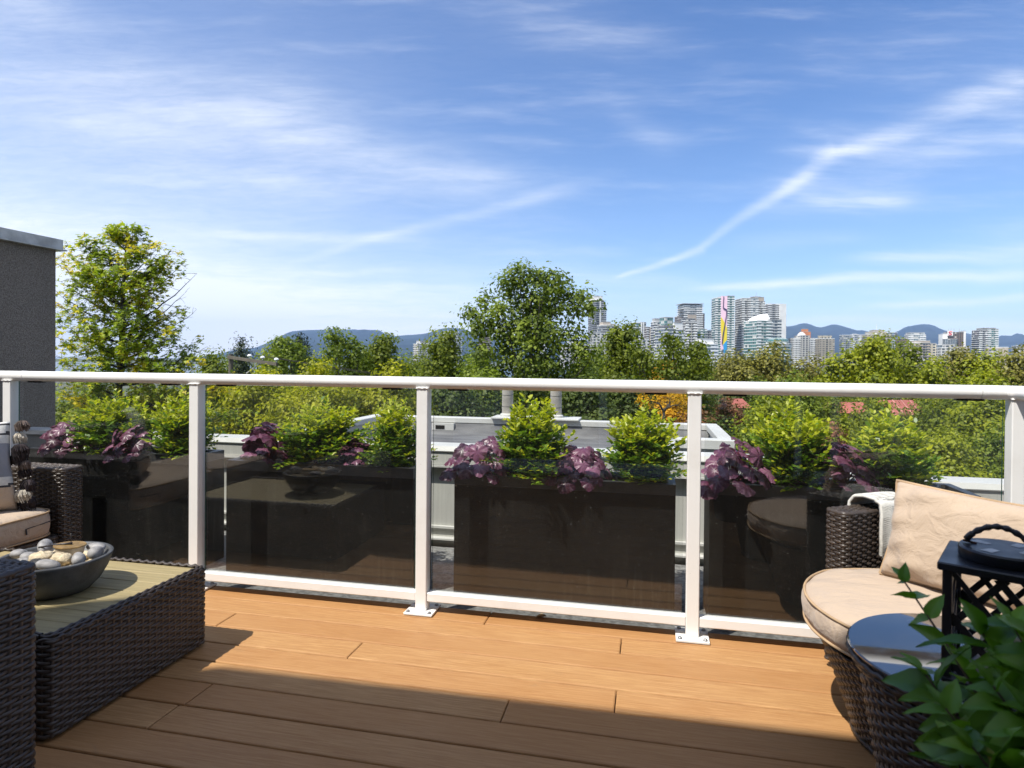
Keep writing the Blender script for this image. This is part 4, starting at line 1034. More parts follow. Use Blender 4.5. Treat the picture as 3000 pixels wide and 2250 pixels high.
# ------------------------------------------------------------------ side table, lantern
TC = np.array([.68, 1.52]); st_ = thing('side_table', 'round wicker side table with dark reflective glass top', 'side table', (*TC, 0))
mb = MB(); P1, W = path_P(circ_path(TC, .222), .01, lambda t: -.085*(1-t/.50)**1.0*np.ones_like(t)); P = lambda s, t, d: P1(s, np.clip(t, 0, .4999), d); weave(mb, P, W, .472, .0122, .029, .0027, True, seed=18); mb.build('wicker_body', ['wicker', 'wicker_core'], st_, True)
mb = MB()
for off, zz, ph in ((.006, .487, 0), (.012, .500, 1), (.004, .508, 2)):
    a = np.linspace(0, 2*PI, 121); s_ = np.where((np.arange(121)+ph) % 3 == 0, .004, -.001); mb.tube(np.c_[TC[0]+(.222+off+s_*.6)*np.cos(a), TC[1]+(.222+off+s_*.6)*np.sin(a), zz+s_], .0068, 7, False)
mb.build('braided_edge', 'wicker', st_, True)
mb = MB(); mb.lathe([(.20, .5135), (.236, .5135), (.239, .5155), (.239, .518), (.236, .5205), (0, .5205)], TC, 96); mb.build('glass_top', 'table_glass', st_, 'auto')

LA = -28.0; LP = np.array([.562, 1.385]); LW, LH = .185, .235
ln = thing('lantern', 'black metal lantern with lattice sides and rope handle on the side table', 'lantern', (LP[0]+.12, LP[1]+.05, .521))
def Lw(x, y): c, s = math.cos(R(LA)), math.sin(R(LA)); return (LP[0]+x*c-y*s, LP[1]+x*s+y*c)
def lbox(mb, a, b, bev=.0):
    m2 = MB(); m2.box(a, b, bev=bev); v = np.concatenate(m2.v); w = v.copy()
    for i in range(len(v)): w[i, 0], w[i, 1] = Lw(v[i, 0], v[i, 1])
    mb.add(w, m2.f); return mb
z0 = .5215; zt = .742
mb = lbox(MB(), (0, 0, z0), (LW, LW, z0+.012), .002); mb.build('base', 'lantern_metal', ln)
mb = lbox(MB(), (-.008, -.008, zt), (LW+.008, LW+.008, zt+.016), .0025); mb.build('top_plate', 'lantern_metal', ln)
for x in (0.0, LW-.016):
    for y in (0.0, LW-.016): mb = lbox(MB(), (x, y, z0+.0122), (x+.016, y+.016, zt-.0002), .0015); mb.build('corner_post', 'lantern_metal', ln)
def bar(mb, p, q, w, th_, axis):
    """flat bar p->q in local face coords (a along the face, z up)"""
    (a0, z_0), (a1, z_1) = p, q; L = math.hypot(a1-a0, z_1-z_0); nx, nz = -(z_1-z_0)/L*w/2, (a1-a0)/L*w/2
    v = []
    for d in (axis[1], axis[1]+th_):
        for aa, zz in ((a0+nx, z_0+nz), (a0-nx, z_0-nz), (a1-nx, z_1-nz), (a1+nx, z_1+nz)):
            zz = min(max(zz, z0+.0125), zt-.0005); aa = min(max(aa, .012), LW-.012)
            x, y = Lw(aa, d) if axis[0] == 'x' else Lw(d, aa); v.append((x, y, zz))
    mb.add(v, [(0, 1, 2, 3), (7, 6, 5, 4), (0, 4, 5, 1), (1, 5, 6, 2), (2, 6, 7, 3), (3, 7, 4, 0)])
for ax in (('x', .005), ('x', LW-.011), ('y', .005), ('y', LW-.011)):
    mb = MB(); hh = zt-z0-.012; zb = z0+.012; step = LW/2.55
    for k in range(-3, 4):
        for sgn in (1, -1):
            # line a = k*step + sgn*(z-zb)*slope, clipped to the face
            sl = .82; pa, pz = (k*step if sgn > 0 else LW-k*step), zb
            t0, t1 = 0, hh
            if sgn > 0:
                t0 = max(0, (.012-pa)/sl); t1 = min(hh, (LW-.012-pa)/sl)
            else:
                t0 = max(0, (pa-(LW-.012))/sl); t1 = min(hh, (pa-.012)/sl)
            if t1-t0 > .02: bar(mb, (pa+sgn*sl*t0, zb+t0), (pa+sgn*sl*t1, zb+t1), .017, .003, (ax[0], ax[1]+(.003 if sgn > 0 else -.0002)))
    mb.build('lattice_side', 'lantern_metal', ln)
lc_ = Lw(LW/2, LW/2)
mb = MB(); mb.lathe([(.074, zt+.0162), (.076, zt+.02), (.076, zt+.036), (.073, zt+.0395), (0, zt+.0395)], lc_, 64); mb.build('lid', 'lantern_metal', ln, 'auto')
mb = MB()
for a0 in (0, 90, 180, 270):
    aa = R(a0+62+LA); pts = []
    for r, da in ((.030, -.28), (.060, -.20), (.060, .20), (.030, .28)): pts.append((lc_[0]+r*math.cos(aa+da), lc_[1]+r*math.sin(aa+da), zt+.0402))
    mb.add(pts, [(0, 1, 2, 3)])
mb.build('lid_opening', 'galvanized', ln)
hp = []
for k in range(41):
    f = k/40; x = -.062+.106*f; z = zt+.046+.034*math.sin(PI*f)**.75; p = Lw(LW/2+x, LW/2); hp.append((p[0], p[1], z))
hp = np.array(hp); ph_ = np.linspace(0, 14*PI, 41)
mb = MB(); mb.tube(hp[3:], .0056+.0010*np.sin(ph_[3:]), 12); mb.tube(hp[:5], .0062, 12)
mb.tube(hp[-5:], .0075, 12); mb.build('handle', 'leather', ln, True)
mb = MB(); mb.tube([hp[0]-[.006, 0, .002], hp[0]+[.006, -.003, -.004], (*Lw(LW/2-.045, LW/2), zt+.0405)], .0022, 6); mb.tube([hp[-1], (*Lw(LW/2+.042, LW/2), zt+.0405)], .0022, 6); mb.build('handle_hook', 'rust', ln)
mb = MB(); e_ = np.array([*Lw(LW/2+.062, LW/2+.0), zt+.078]); a = np.linspace(0, 2*PI, 40); dd = np.array([*(np.array(Lw(1, 0))-np.array(Lw(0, 0))), 0])
mb.tube(e_+np.outer(np.cos(a)*.026, dd)+np.outer(np.sin(a)*.030, [0, 0, 1]), .0022, 8, False); mb.build('ring', 'leather', ln, True)
cd = thing('candle', 'thick cream candle standing inside the black lantern', 'candle', (*lc_, .534))
mb = MB(); mb.lathe([(.036, .5345), (.037, .54), (.037, .615), (.034, .618), (.015, .612), (0, .611)], lc_, 40); mb.build('wax', 'candle_wax', cd, 'auto')

fl = thing('fallen_leaf', 'curled dry brown leaf lying under the middle bottom rail', 'leaf', (-.46, 2.765, .001))
mb = MB(); U, V = np.meshgrid(np.linspace(0, 1, 9), np.linspace(-1, 1, 7)); wl_ = np.sin(PI*U**.8)*.014
mb.grid(np.stack([-.485+U*.05, 2.768+V*wl_, .004+.010*np.abs(V)**1.5*np.sin(PI*U)+.006*U**2], -1)); mb.build('blade', 'bronze_lid', fl, True)
# ------------------------------------------------------------------ leafy potted shrub close to the camera (lower right)
def near_plant():
    t = thing('leafy_plant', 'dark green broad-leaved plant in the lower right foreground', 'plant', (.60, .62, 0))
    mb = MB(); mb.lathe([(.11, .002), (.125, .02), (.15, .26), (.158, .262), (.158, .285), (.145, .285), (.14, .26), (0, .26)], (.60, .62), 48); mb.build('pot', 'bowl_concrete', t, 'auto')
    rs = np.random.RandomState(21); st = MB(); lv = MB()
    def leaf(p, d, up, L, Wd):
        d = d/np.linalg.norm(d); n = up-d*np.dot(up, d); n /= np.linalg.norm(n)+1e-9; b = np.cross(n, d)
        nu, nv = 9, 7; U = np.linspace(0, 1, nu)[:, None]; V = np.linspace(-1, 1, nv)[None]
        wd = np.sin(PI*U**.72)**.85*(1-.25*U)*Wd*.5
        droop = -L*.28*U**2; cup = np.abs(V)**1.3*wd*.35; rip = .02*L*np.sin(V*5+U*14)*np.abs(V)
        G = p+(U*L)[..., None]*d+(V*wd)[..., None]*b+(droop+cup+rip)[..., None]*n
        lv.grid(G)
    # stems given by their tips (world), all rooted in the pot
    tips = [(at(x, y, d), 1) for x, y, d in ((2640, 1690, 1.02), (2700, 1960, .90), (2870, 1840, .86), (2960, 1820, .84), (3020, 1870, .8), (2770, 2075, .82), (2910, 2010, .78),
            (3010, 2080, .74), (2850, 2190, .74), (2970, 2240, .7), (3090, 1960, .78), (3150, 1900, .76), (3110, 2150, .7), (2800, 1930, .92), (3030, 1950, .86), (3180, 2050, .74), (3080, 2240, .66), (2930, 2130, .9), (3060, 2110, .88), (2800, 2225, .84))]
    for ti, (tp_, _) in enumerate(tips):
        root = np.array([.62+rs.uniform(-.05, .05), .62+rs.uniform(-.05, .05), .27]); mid = (root+tp_)/2+np.array([rs.uniform(-.03, .03), rs.uniform(-.03, .03), .05])
        k = np.linspace(0, 1, 12)[:, None]; pts = (1-k)**2*root+2*k*(1-k)*mid+k**2*tp_
        st.tube(pts, np.linspace(.0042, .0013, 12), 6, False)
        Ltot = np.linalg.norm(pts[-1]-pts[0])
        f = .985; side = rs.uniform(0, 6.28)
        nn = 4 if ti == 0 else 7
        for q in range(nn):
            i = f*11; i0 = min(int(i), 10); p = pts[i0]+(pts[i0+1]-pts[i0])*(i-i0); dr = pts[i0+1]-pts[i0]; dr /= np.linalg.norm(dr)
            a1 = np.cross(dr, [0.2, .3, 1]); a1 /= np.linalg.norm(a1); a2 = np.cross(dr, a1)
            for s2 in (0, PI):
                aa = side+s2; o_ = a1*math.cos(aa)+a2*math.sin(aa)
                L = rs.uniform(.050, .085)*(1 if q > 0 else .65)*(.62 if ti == 0 else 1); d = dr*(.55 if q else .9)+o_*.95+rs.normal(size=3)*.12
                leaf(p, d, np.array([0, 0, 1.])+rs.normal(size=3)*.25-np.array([.1, .25, 0]), L, L*rs.uniform(.52, .66))
            side += PI/2+rs.uniform(-.3, .3); f -= (.03 if ti == 0 else .022)/Ltot*(1.0+.15*q)
            if f < .15: break
        leaf(pts[-1], (pts[-1]-pts[-2])+rs.normal(size=3)*.005, np.array([0, -.3, 1.]), .035*(.7 if ti == 0 else 1), .016)
    lv.build('leaves', 'laurel_leaf', t, True); st.build('stems', 'stem_brown', t, True)
near_plant()

# ------------------------------------------------------------------ ground, water, mountains
GZ = -9.0
def sheet(name, pts, z, mat, nx=2):
    mb = MB(); mb.add([(x, y, z) for x, y in pts], [tuple(range(len(pts)))]); return struct(mb.build(name, mat, None))
sheet('ground', [(-13000, -400), (13000, -400), (13000, 13500), (-13000, 13500)], GZ, 'ground_mix')
sheet('water', [(-9000, 330), (-150, 330), (150, 520), (150, 640), (-500, 800), (-2500, 1400), (-3500, 10500), (-12500, 10500)], GZ+.1, 'sea_water')
sheet('street', [(-40, 12), (40, 12), (40, 20), (-40, 20)], GZ+.02, 'roof_membrane')

def mountains(name, prof, depth, back=2600, front=5200, seed=0, base=-9):
    """ridge line surveyed as photo pixels at one distance, built as a real range with slopes"""
    rs = np.random.RandomState(seed); px = np.array([p[0] for p in prof], float); py = np.array([p[1] for p in prof], float)
    xs_ = np.linspace(px[0], px[-1], 260); ys = np.interp(xs_, px, py)
    fr = rs.uniform(-1, 1, (6, 3))
    rows = []
    dirs = [at(x, y, depth) for x, y in zip(xs_, ys)]
    for j, tt in enumerate(np.linspace(-1, 1, 41)):
        row = []
        for i, (x, p) in enumerate(zip(xs_, dirs)):
            top = p[2]; off = tt*(front if tt < 0 else back); h = (top-base)
            q = abs(tt); fall = (1-q)**1.25
            a = i*.115; nz = (math.sin(a*2.1+tt*5+seed)+.6*math.sin(a*4.7-tt*9)+.4*math.sin(a*9.3+tt*14))*.085*h*min(1, q*6)*(1-q)
            v = np.array([p[0], p[1], 0.]); d = np.linalg.norm(v[:2]); u_ = v/d; w = u_*(d+off)
            row.append((w[0], w[1], base-1+fall*h+nz))
        rows.append(row)
    mb = MB(); mb.grid(np.array(rows)); return struct(mb.build(name, 'forest_slope', None, True))
mountains('mountain', [(-500, 1060), (20, 1052), (300, 1058), (420, 1062), (506, 1056), (560, 1050), (640, 1036), (674, 1028), (700, 1023), (747, 1019), (790, 1001), (826, 984), (848, 971), (890, 967), (937, 966), (960, 965), (981, 962), (1004, 966), (1030, 964), (1060, 967), (1101, 966), (1112, 968), (1126, 976), (1145, 981), (1158, 985), (1180, 982), (1200, 981), (1230, 979), (1252, 976), (1275, 968), (1295, 962), (1315, 960), (1350, 962), (1375, 969), (1410, 984), (1480, 990), (1560, 985), (1640, 992), (1760, 1000), (1900, 985), (2000, 975), (2076, 966), (2130, 962), (2200, 972), (2260, 965), (2295, 957), (2325, 955), (2340, 949), (2357, 945.5), (2372, 949), (2398, 960), (2415, 958), (2430, 951), (2447, 949.5), (2465, 954), (2485, 960), (2512, 968), (2528, 967), (2560, 975), (2600, 980), (2626, 972), (2645, 964), (2657, 958), (2680, 952), (2708, 949), (2730, 951), (2743, 956), (2759, 966), (2790, 972), (2819, 973), (2854, 981), (2890, 988), (2914, 991), (2925, 984), (2939, 981.5), (2950, 983), (2958, 988), (2966, 981), (2977, 976), (2992, 978), (3010, 985), (3100, 975), (3400, 985)], 8200, seed=2)

# ------------------------------------------------------------------ city
def pxw(px, depth): return px*depth/F_PX
def tower(name, label, x0, x1, depth, rot, blocks, floors=None, cat='tower', grp='high-rise towers on the skyline', ratio=.75):
    """blocks: (u0,u1,v0,v1,ytop_px,material[,balcony material or None, overhang]); u along the facade, v in depth (0 front)"""
    wpx = pxw(x1-x0, depth); a = R(rot); W = wpx/(math.cos(a)+ratio*abs(math.sin(a))); D = W*ratio
    pc = at((x0+x1)/2, 1056, depth); dirv = np.array([pc[0], pc[1]]); view = math.atan2(-dirv[0], dirv[1])   # yaw facing the camera
    t = thing(name, label, cat, (pc[0], pc[1], GZ), grp); t.rotation_euler = (0, 0, view+a)
    def H_(y): return CAM_H+(1057-y)/F_PX*depth-GZ
    ylim = H_(1105)
    for bi, b in enumerate(blocks):
        u0, u1, v0, v1, yt, mt = b[:6]; z1 = H_(yt); e = .05*bi
        zb = 0 if len(b) < 9 or b[8] is None else H_(b[8])
        mb = MB(); X0, X1, Y0, Y1 = (u0-.5)*W+e, (u1-.5)*W-e, (v0-.5)*D+e, (v1-.5)*D-e
        mb.box((X0, Y0, zb), (X1, Y1, z1)); nm = 'curtain_wall' if mt.startswith('curtain') else ('penthouse' if mt.startswith(('wall', 'slab', 'copper')) else 'facade')
        mb.build(nm, mt, t, local=True)
        if len(b) > 6 and b[6]:
            ov = b[7] if len(b) > 7 else 1.0; z = max(zb, math.floor(ylim/3.5)*3.5)+3.5
            while z < z1-1:
                mb = MB(); mb.box((X0-ov, Y0-ov, z-.45), (X1+ov, Y1+ov, z+.12))
                mb.box((X0-ov, Y0-ov, z+.13), (X0+(X1-X0)*.30, Y0-ov+.12, z+1.1)); mb.box((X0+(X1-X0)*.66, Y0-ov, z+.13), (X1+ov, Y0-ov+.12, z+1.1))
                mb.build('balcony', b[6], t, local=True); z += 3.5
        mb = MB(); mb.box((X0-.25, Y0-.25, z1+.01), (X1+.25, Y1+.25, z1+.7)); mb.build('roof_edge', 'slab_grey' if bi else 'slab_white', t, local=True)
    return t, W, D, H_
def part(t, nm, mt, a, b, bev=0):
    mb = MB(); mb.box(a, b); return mb.build(nm, mt, t, local=True)
W8, G8 = 'slab_white', 'slab_grey'
T = tower
t, W, D, H = T('glass_tower', 'slim grey tower with white crown just right of the big round tree', 1722, 1776, 1150, 24, [(0, .82, 0, 1, 880, 'curtain_dark', G8, .8), (.5, 1, .1, .9, 893, 'curtain_blue', W8, .6), (.05, .72, .1, .9, 868, 'wall_white')])
part(t, 'pier', 'wall_white', (-.02*W, -.5*D-1.3, 0), (.06*W, -.5*D, H(868)))
T('apartment_block', 'pale low block with beige penthouse at the foot of the slim white-crowned tower', 1748, 1812, 900, 20, [(0, 1, 0, 1, 953, 'curtain_dark', G8, .5), (.1, .55, .1, .8, 943, 'wall_beige'), (.6, .85, .2, .8, 949, 'wall_brown')], cat='building', grp='mid-rise buildings on the skyline')
T('apartment_block', 'white low block with many small windows, partly hidden by the big round tree', 1728, 1778, 780, 15, [(0, 1, 0, 1, 976, 'white_apartment')], cat='building', grp='mid-rise buildings on the skyline')
t, W, D, H = T('glass_tower', 'teal glass tower with two white vertical stripes standing apart', 1841, 1891, 1000, 30, [(0, .62, 0, 1, 945, 'curtain_teal', W8, .8), (.55, 1, 0, .9, 943, 'curtain_blue', G8, .4)])
for u in (.08, .24): part(t, 'pier', 'wall_white', (u*W, -.5*D-1.5, 0), (u*W+1.6, -.5*D, H(943)))
t, W, D, H = T('apartment_tower', 'narrow brown tower with cream stripe between two glass towers', 1886, 1912, 950, 30, [(0, 1, 0, 1, 956, 'brown_apartment', W8, .4)]); part(t, 'pier', 'wall_beige', (.0*W, -.5*D-1.3, 0), (.25*W, -.5*D, H(957)))
T('glass_tower', 'grey tower with plain box penthouse left of the glass cube block', 1906, 1942, 900, 26, [(0, 1, 0, 1, 942, 'curtain_dark', W8, .8), (.1, .9, .1, .9, 932, 'slab_grey')])
t, W, D, H = T('glass_block', 'broad stepped glass block topped by a glass cube and white screen wall', 1919, 2004, 760, 34, [(0, .55, 0, 1, 962, 'curtain_blue', W8, .4), (.55, 1, 0, .8, 965, 'curtain_pale', W8, .5), (.05, .5, .15, .9, 952, 'curtain_dark'), (.12, .52, .2, .8, 929, 'curtain_teal'), (.5, .95, .1, .7, 944, 'wall_white')], cat='building', grp='mid-rise buildings on the skyline')
t, W, D, H = T('roofed_tower', 'tower with white penthouse under a thin projecting roof above a brown block', 1976, 2062, 1050, 22, [(.0, 1, .1, 1, 924, 'brown_apartment', G8, .3), (.12, .88, 0, .95, 893, 'curtain_pale', W8, 1.3), (.55, 1, .05, .9, 917, 'wall_brown'), (.25, .62, -.05, .3, 920, 'wall_beige'), (0, .55, -.1, .5, 932, 'curtain_dark', W8, .5)])
part(t, 'projecting_roof', 'slab_grey', (-.47*W, -.6*D, H(889.5)), (.42*W, .5*D, H(888)))
for y in (905, 913, 921): part(t, 'balcony', 'slab_grey', (-.53*W, -.55*D, H(y)), (-.30*W, .1*D, H(y)+.5))
T('apartment_tower', 'dark grey mid-rise with white window grid right of the roofed tower', 2000, 2040, 850, 20, [(0, 1, 0, 1, 942, 'grey_apartment', W8, .3)])
T('apartment_block', 'grey glass block low between the roofed tower and the mural tower', 2040, 2082, 860, 30, [(0, .6, 0, 1, 961, 'curtain_teal', W8, .3), (.4, 1, 0, 1, 966, 'curtain_dark', G8, .4)], cat='building', grp='mid-rise buildings on the skyline')
t, W, D, H = T('apartment_block', 'low pale block with blank white sloping wall left of the mural tower', 2020, 2100, 620, 28, [(0, 1, 0, 1, 1006, 'curtain_pale', W8, .6), (.2, .85, .1, .6, 990, 'wall_white')], cat='building', grp='mid-rise buildings on the skyline')
# mural tower: two glass slabs with a painted recess between them
t, W, D, H = T('mural_tower', 'twin glass tower with tall pink, yellow and blue mural between its halves', 2084, 2148, 950, 18, [(0, .34, 0, 1, 871, 'curtain_teal', W8, .7), (.60, 1, .0, 1, 865, 'curtain_teal', W8, .6), (.3, .64, .03, .95, 866, 'slab_grey')])
yv = -.5*D-.9
def mur(nm, mt, pts, dy):
    mb = MB(); v = [((u-.5)*W, yv-dy, H(y)) for u, y in pts]+[((u-.5)*W, yv-dy+.2, H(y)) for u, y in pts]; n = len(pts)
    mb.add(v, [tuple(range(n)), tuple(range(2*n-1, n-1, -1))]+[(i, i+n, (i+1) % n+n, (i+1) % n) for i in range(n)]); return mb.build(nm, mt, t, local=True)
mur('mural', 'mural_pink', [(.27, 1020), (.60, 1020), (.60, 865.5), (.27, 865.5)], .0)
mur('mural', 'mural_yellow', [(.27, 925), (.40, 935), (.60, 958), (.60, 1004), (.36, 1006), (.27, 960)], .25)
mur('mural', 'mural_blue', [(.52, 998), (.60, 992), (.60, 1030), (.44, 1030), (.40, 1006)], .5)
mur('mural', 'mural_dark', [(.32, 1004), (.36, 1006), (.41, 985), (.585, 915), (.585, 904), (.42, 899), (.40, 893), (.42, 866), (.385, 866), (.36, 897), (.38, 903), (.545, 908), (.54, 920), (.36, 978)], .75)
t, W, D, H = T('apartment_tower', 'tall grey tower with curved brown crown right of the mural tower', 2154, 2237, 980, 24, [(0, .36, 0, 1, 872, 'grey_apartment', W8, .7), (.36, .68, -.03, 1, 870, 'curtain_pale', W8, .5), (.66, 1, .05, 1, 880, 'grey_apartment', W8, .8), (.62, .98, .1, .9, 868, 'wall_beige')])
mb = MB(); mb.lathe([(W*.24, H(905)), (W*.24, H(865)), (0, H(863))], (W*.25, 0), 28, 1, .9); mb.build('curved_crown', 'wall_brown', t, local=True)
part(t, 'mast', 'slab_grey', (.26*W, 0, H(866)), (.27*W, .5, H(852)))
t, W, D, H = T('apartment_tower', 'tower with broad blank white side wall, rightmost of the tall cluster', 2230, 2297, 1050, 30, [(0, .62, 0, 1, 887, 'grey_apartment', W8, 1.0), (.62, 1, 0, .9, 888, 'curtain_dark', W8, .8)])
part(t, 'blank_wall', 'wall_white', (.12*W, -.5*D-1.8, 0), (.50*W, -.5*D, H(886)))
t, W, D, H = T('glass_block', 'teal glass block with white wedge roof in front of the grey towers', 2182, 2286, 740, 36, [(0, .55, 0, 1, 937, 'curtain_teal', W8, .3), (.5, 1, .05, 1, 933, 'curtain_blue', W8, .6), (.0, .35, .1, .8, 955, 'curtain_teal')], cat='building', grp='mid-rise buildings on the skyline')
mb = MB(); mb.add([(-.42*W, -.4*D, H(936)), (.1*W, -.4*D, H(936)), (.1*W, .4*D, H(936)), (-.42*W, .4*D, H(936)), (-.30*W, -.3*D, H(924)), (.02*W, -.3*D, H(915)), (.02*W, .3*D, H(915)), (-.30*W, .3*D, H(924))], [(0, 3, 2, 1), (4, 5, 6, 7), (0, 1, 5, 4), (1, 2, 6, 5), (2, 3, 7, 6), (3, 0, 4, 7)]); mb.build('wedge_roof', 'wall_white', t, local=True)
# round domed glass building
pc = at(2276, 1056, 640); rd = thing('domed_building', 'low round glass building with shallow dome right of the teal block', 'building', (pc[0], pc[1], GZ), 'mid-rise buildings on the skyline')
HD = lambda y: CAM_H+(1057-y)/F_PX*640-GZ; rr_ = pxw(39, 640)
mb = MB(); mb.lathe([(rr_, 0), (rr_, HD(1002)), (0, HD(1002))], (0, 0), 40); mb.build('drum', 'curtain_teal', rd, local=True)
for y in (1036, 1027, 1018, 1009, 1002):
    mb = MB(); mb.lathe([(rr_+.6, HD(y)-.2), (rr_+.6, HD(y)+.5), (rr_, HD(y)+.5)], (0, 0), 40); mb.build('balcony', W8, rd, local=True)
mb = MB(); mb.lathe([(rr_*.8, HD(1001)), (rr_*.8, HD(992)), (rr_*.72, HD(988)), (rr_*.45, HD(984)), (0, HD(982))], (0, 0), 40); mb.build('dome', 'curtain_teal', rd, local=True)
t, W, D, H = T('apartment_tower', 'white apartment tower with peaked roof in front of the orange roof', 2306, 2388, 1050, 24, [(0, 1, 0, 1, 986, 'white_apartment', W8, .4), (.3, .68, -.05, .9, 978, 'white_apartment')])
mb = MB(); mb.lathe([(.2*W, H(984)), (.17*W, H(975)), (.10*W, H(969)), (0, H(966))], (0, 0), 12); mb.build('peaked_roof', 'wall_white', t, local=True)
t, W, D, H = T('copper_roof_tower', 'small tower top with bright orange stepped roof', 2340, 2374, 1500, 20, [(0, 1, 0, 1, 990, 'cream_apartment'), (.05, .95, .05, .95, 966, 'copper_orange'), (.2, .75, .2, .8, 958, 'copper_orange')])
T('apartment_tower', 'cream stepped tower standing alone right of the orange roof', 2390, 2441, 1000, 26, [(0, 1, 0, 1, 986, 'cream_apartment', 'wall_beige', .4), (.15, .85, .1, .9, 977, 'cream_apartment')])
T('glass_tower', 'bluish grey glass block, left of three behind the green tree', 2460, 2496, 1200, 20, [(0, 1, 0, 1, 975, 'curtain_blue', G8, .3)])
T('glass_tower', 'blue glass tower with slanting top, middle of three behind the green tree', 2492, 2514, 1250, 28, [(0, 1, 0, 1, 973, 'curtain_blue', W8, .2), (.2, .8, .2, .8, 971, 'wall_white')])
T('apartment_tower', 'pale striped tower, right of three behind the green tree', 2511, 2533, 1150, 20, [(0, 1, 0, 1, 974, 'white_apartment', W8, .3)])
t, W, D, H = T('apartment_tower', 'wide cream stepped tower with rounded penthouse above the green tree', 2529, 2601, 1000, 14, [(0, 1, 0, 1, 972, 'cream_apartment', 'wall_beige', .9), (.12, .88, .05, .95, 965, 'cream_apartment', 'wall_beige', .4), (.3, .75, .1, .9, 960, 'wall_beige')])
part(t, 'mast', 'slab_white', (.02*W, 0, H(960)), (.03*W, .4, H(941)))
T('glass_tower', 'dark pointed blue tower behind the wide cream tower', 2600, 2620, 1700, 25, [(0, 1, 0, 1, 972, 'curtain_blue'), (0, .5, 0, 1, 966, 'curtain_dark')])
T('glass_tower', 'dark thin tower right of the pointed blue one', 2619, 2627, 1750, 25, [(0, 1, 0, 1, 966, 'curtain_dark')])
T('office_block', 'low dark purple-grey office block between the cream towers', 2600, 2654, 950, 16, [(0, .3, 0, 1, 985, 'curtain_pale'), (.3, 1, 0, 1, 985, 'brown_apartment')], cat='building', grp='mid-rise buildings on the skyline')
T('glass_tower', 'pale glass block with white frame behind the cream grid block', 2653, 2706, 1150, 18, [(0, 1, 0, 1, 972, 'curtain_pale', W8, .4), (.05, .98, .1, .95, 966.5, 'curtain_pale')])
T('apartment_block', 'cream grid-fronted block with dark glass middle, above the green trees', 2650, 2734, 860, 20, [(0, .42, 0, 1, 996, 'cream_apartment', 'wall_beige', .4), (.4, .8, .05, 1, 996, 'curtain_dark', 'wall_beige', .3), (.78, 1, 0, 1, 998, 'cream_apartment'), (.25, .8, .1, .9, 990, 'wall_beige')], cat='building', grp='mid-rise buildings on the skyline')
t, W, D, H = T('office_tower', 'brown and white office tower with red logo on a white square', 2755, 2821, 1100, 14, [(0, .22, 0, 1, 969, 'wall_white'), (.2, .92, .03, 1, 964, 'brown_apartment'), (.9, 1, 0, 1, 961, 'wall_white'), (0, .62, -.12, .1, 984, 'curtain_blue')])
part(t, 'sign_panel', 'wall_white', ((.20-.5)*W, -.5*D-1.2, H(974.5)), ((.44-.5)*W, -.5*D-.2, H(960)))
mb = MB(); sw = .24*W; cxs, czs = (.32-.5)*W, H(967.2); k_ = sw*.32; pts = [(k_, 0, k_*.9), (k_*.2, 0, k_*1.15), (-k_*.8, 0, k_*.8), (-k_*.5, 0, k_*.2), (k_*.5, 0, -k_*.2), (k_*.8, 0, -k_*.8), (-k_*.2, 0, -k_*1.15), (-k_, 0, -k_*.9)]
mb.tube([(cxs+a, -.5*D-1.3, czs+c) for a, b, c in pts], k_*.28, 8); mb.build('logo', 'logo_red', t, local=True)
for u in (.35, .45, .58, .8): part(t, 'antenna', 'slab_grey', ((u-.5)*W, 0, H(961)), ((u-.5)*W+.5, .5, H(952)))
T('office_block', 'low dark blue glass block left of the logo tower', 2730, 2762, 1050, 10, [(0, 1, 0, 1, 1001, 'curtain_blue')], cat='building', grp='mid-rise buildings on the skyline')
T('apartment_block', 'small white blocks at the foot of the logo tower', 2748, 2800, 800, 20, [(0, .6, 0, 1, 1010, 'white_apartment'), (.35, .8, 0, 1, 1000, 'white_apartment')], cat='building', grp='mid-rise buildings on the skyline')
T('apartment_block', 'pale block right of the foot of the logo tower', 2798, 2836, 820, 15, [(0, 1, 0, 1, 1007, 'cream_apartment')], cat='building', grp='mid-rise buildings on the skyline')
T('glass_tower', 'tall glass tower with overhanging flat roof, rightmost on the skyline', 2853, 2916, 1050, 30, [(0, .45, 0, 1, 957, 'curtain_dark', W8, .9), (.42, 1, 0, .95, 954, 'curtain_teal', W8, .5), (.2, .9, .1, .9, 951, 'curtain_dark')])
T('office_block', 'low orange-beige block right of the rightmost tower', 2890, 2946, 850, 10, [(0, 1, 0, 1, 1007, 'wall_beige'), (.1, .5, -.1, .5, 1012, 'white_apartment')], cat='building', grp='mid-rise buildings on the skyline')
T('office_block', 'low white block at the right edge of the skyline', 2972, 3040, 900, 15, [(0, 1, 0, 1, 1002, 'white_apartment')], cat='building', grp='mid-rise buildings on the skyline')
T('apartment_tower', 'cream stepped tower left of the pointed green tree', 1211, 1260, 1000, 28, [(0, 1, 0, 1, 1012, 'cream_apartment', W8, .5), (.2, 1, .1, .9, 1003, 'white_apartment', W8, .5)])
T('apartment_tower', 'white slab tower just left of the big round tree', 1297, 1354, 1050, 26, [(0, .72, 0, 1, 974, 'white_apartment', W8, .6), (.7, 1, .1, 1, 987, 'curtain_pale', W8, .5)])
T('apartment_tower', 'pinkish tower glimpsed through the left of the big round tree', 1402, 1438, 1000, 20, [(0, 1, 0, 1, 984, 'brown_apartment', 'wall_beige', .4)])
T('apartment_tower', 'pale tower glimpsed through the middle of the big round tree', 1572, 1600, 900, 20, [(0, 1, 0, 1, 995, 'white_apartment', W8, .4)])
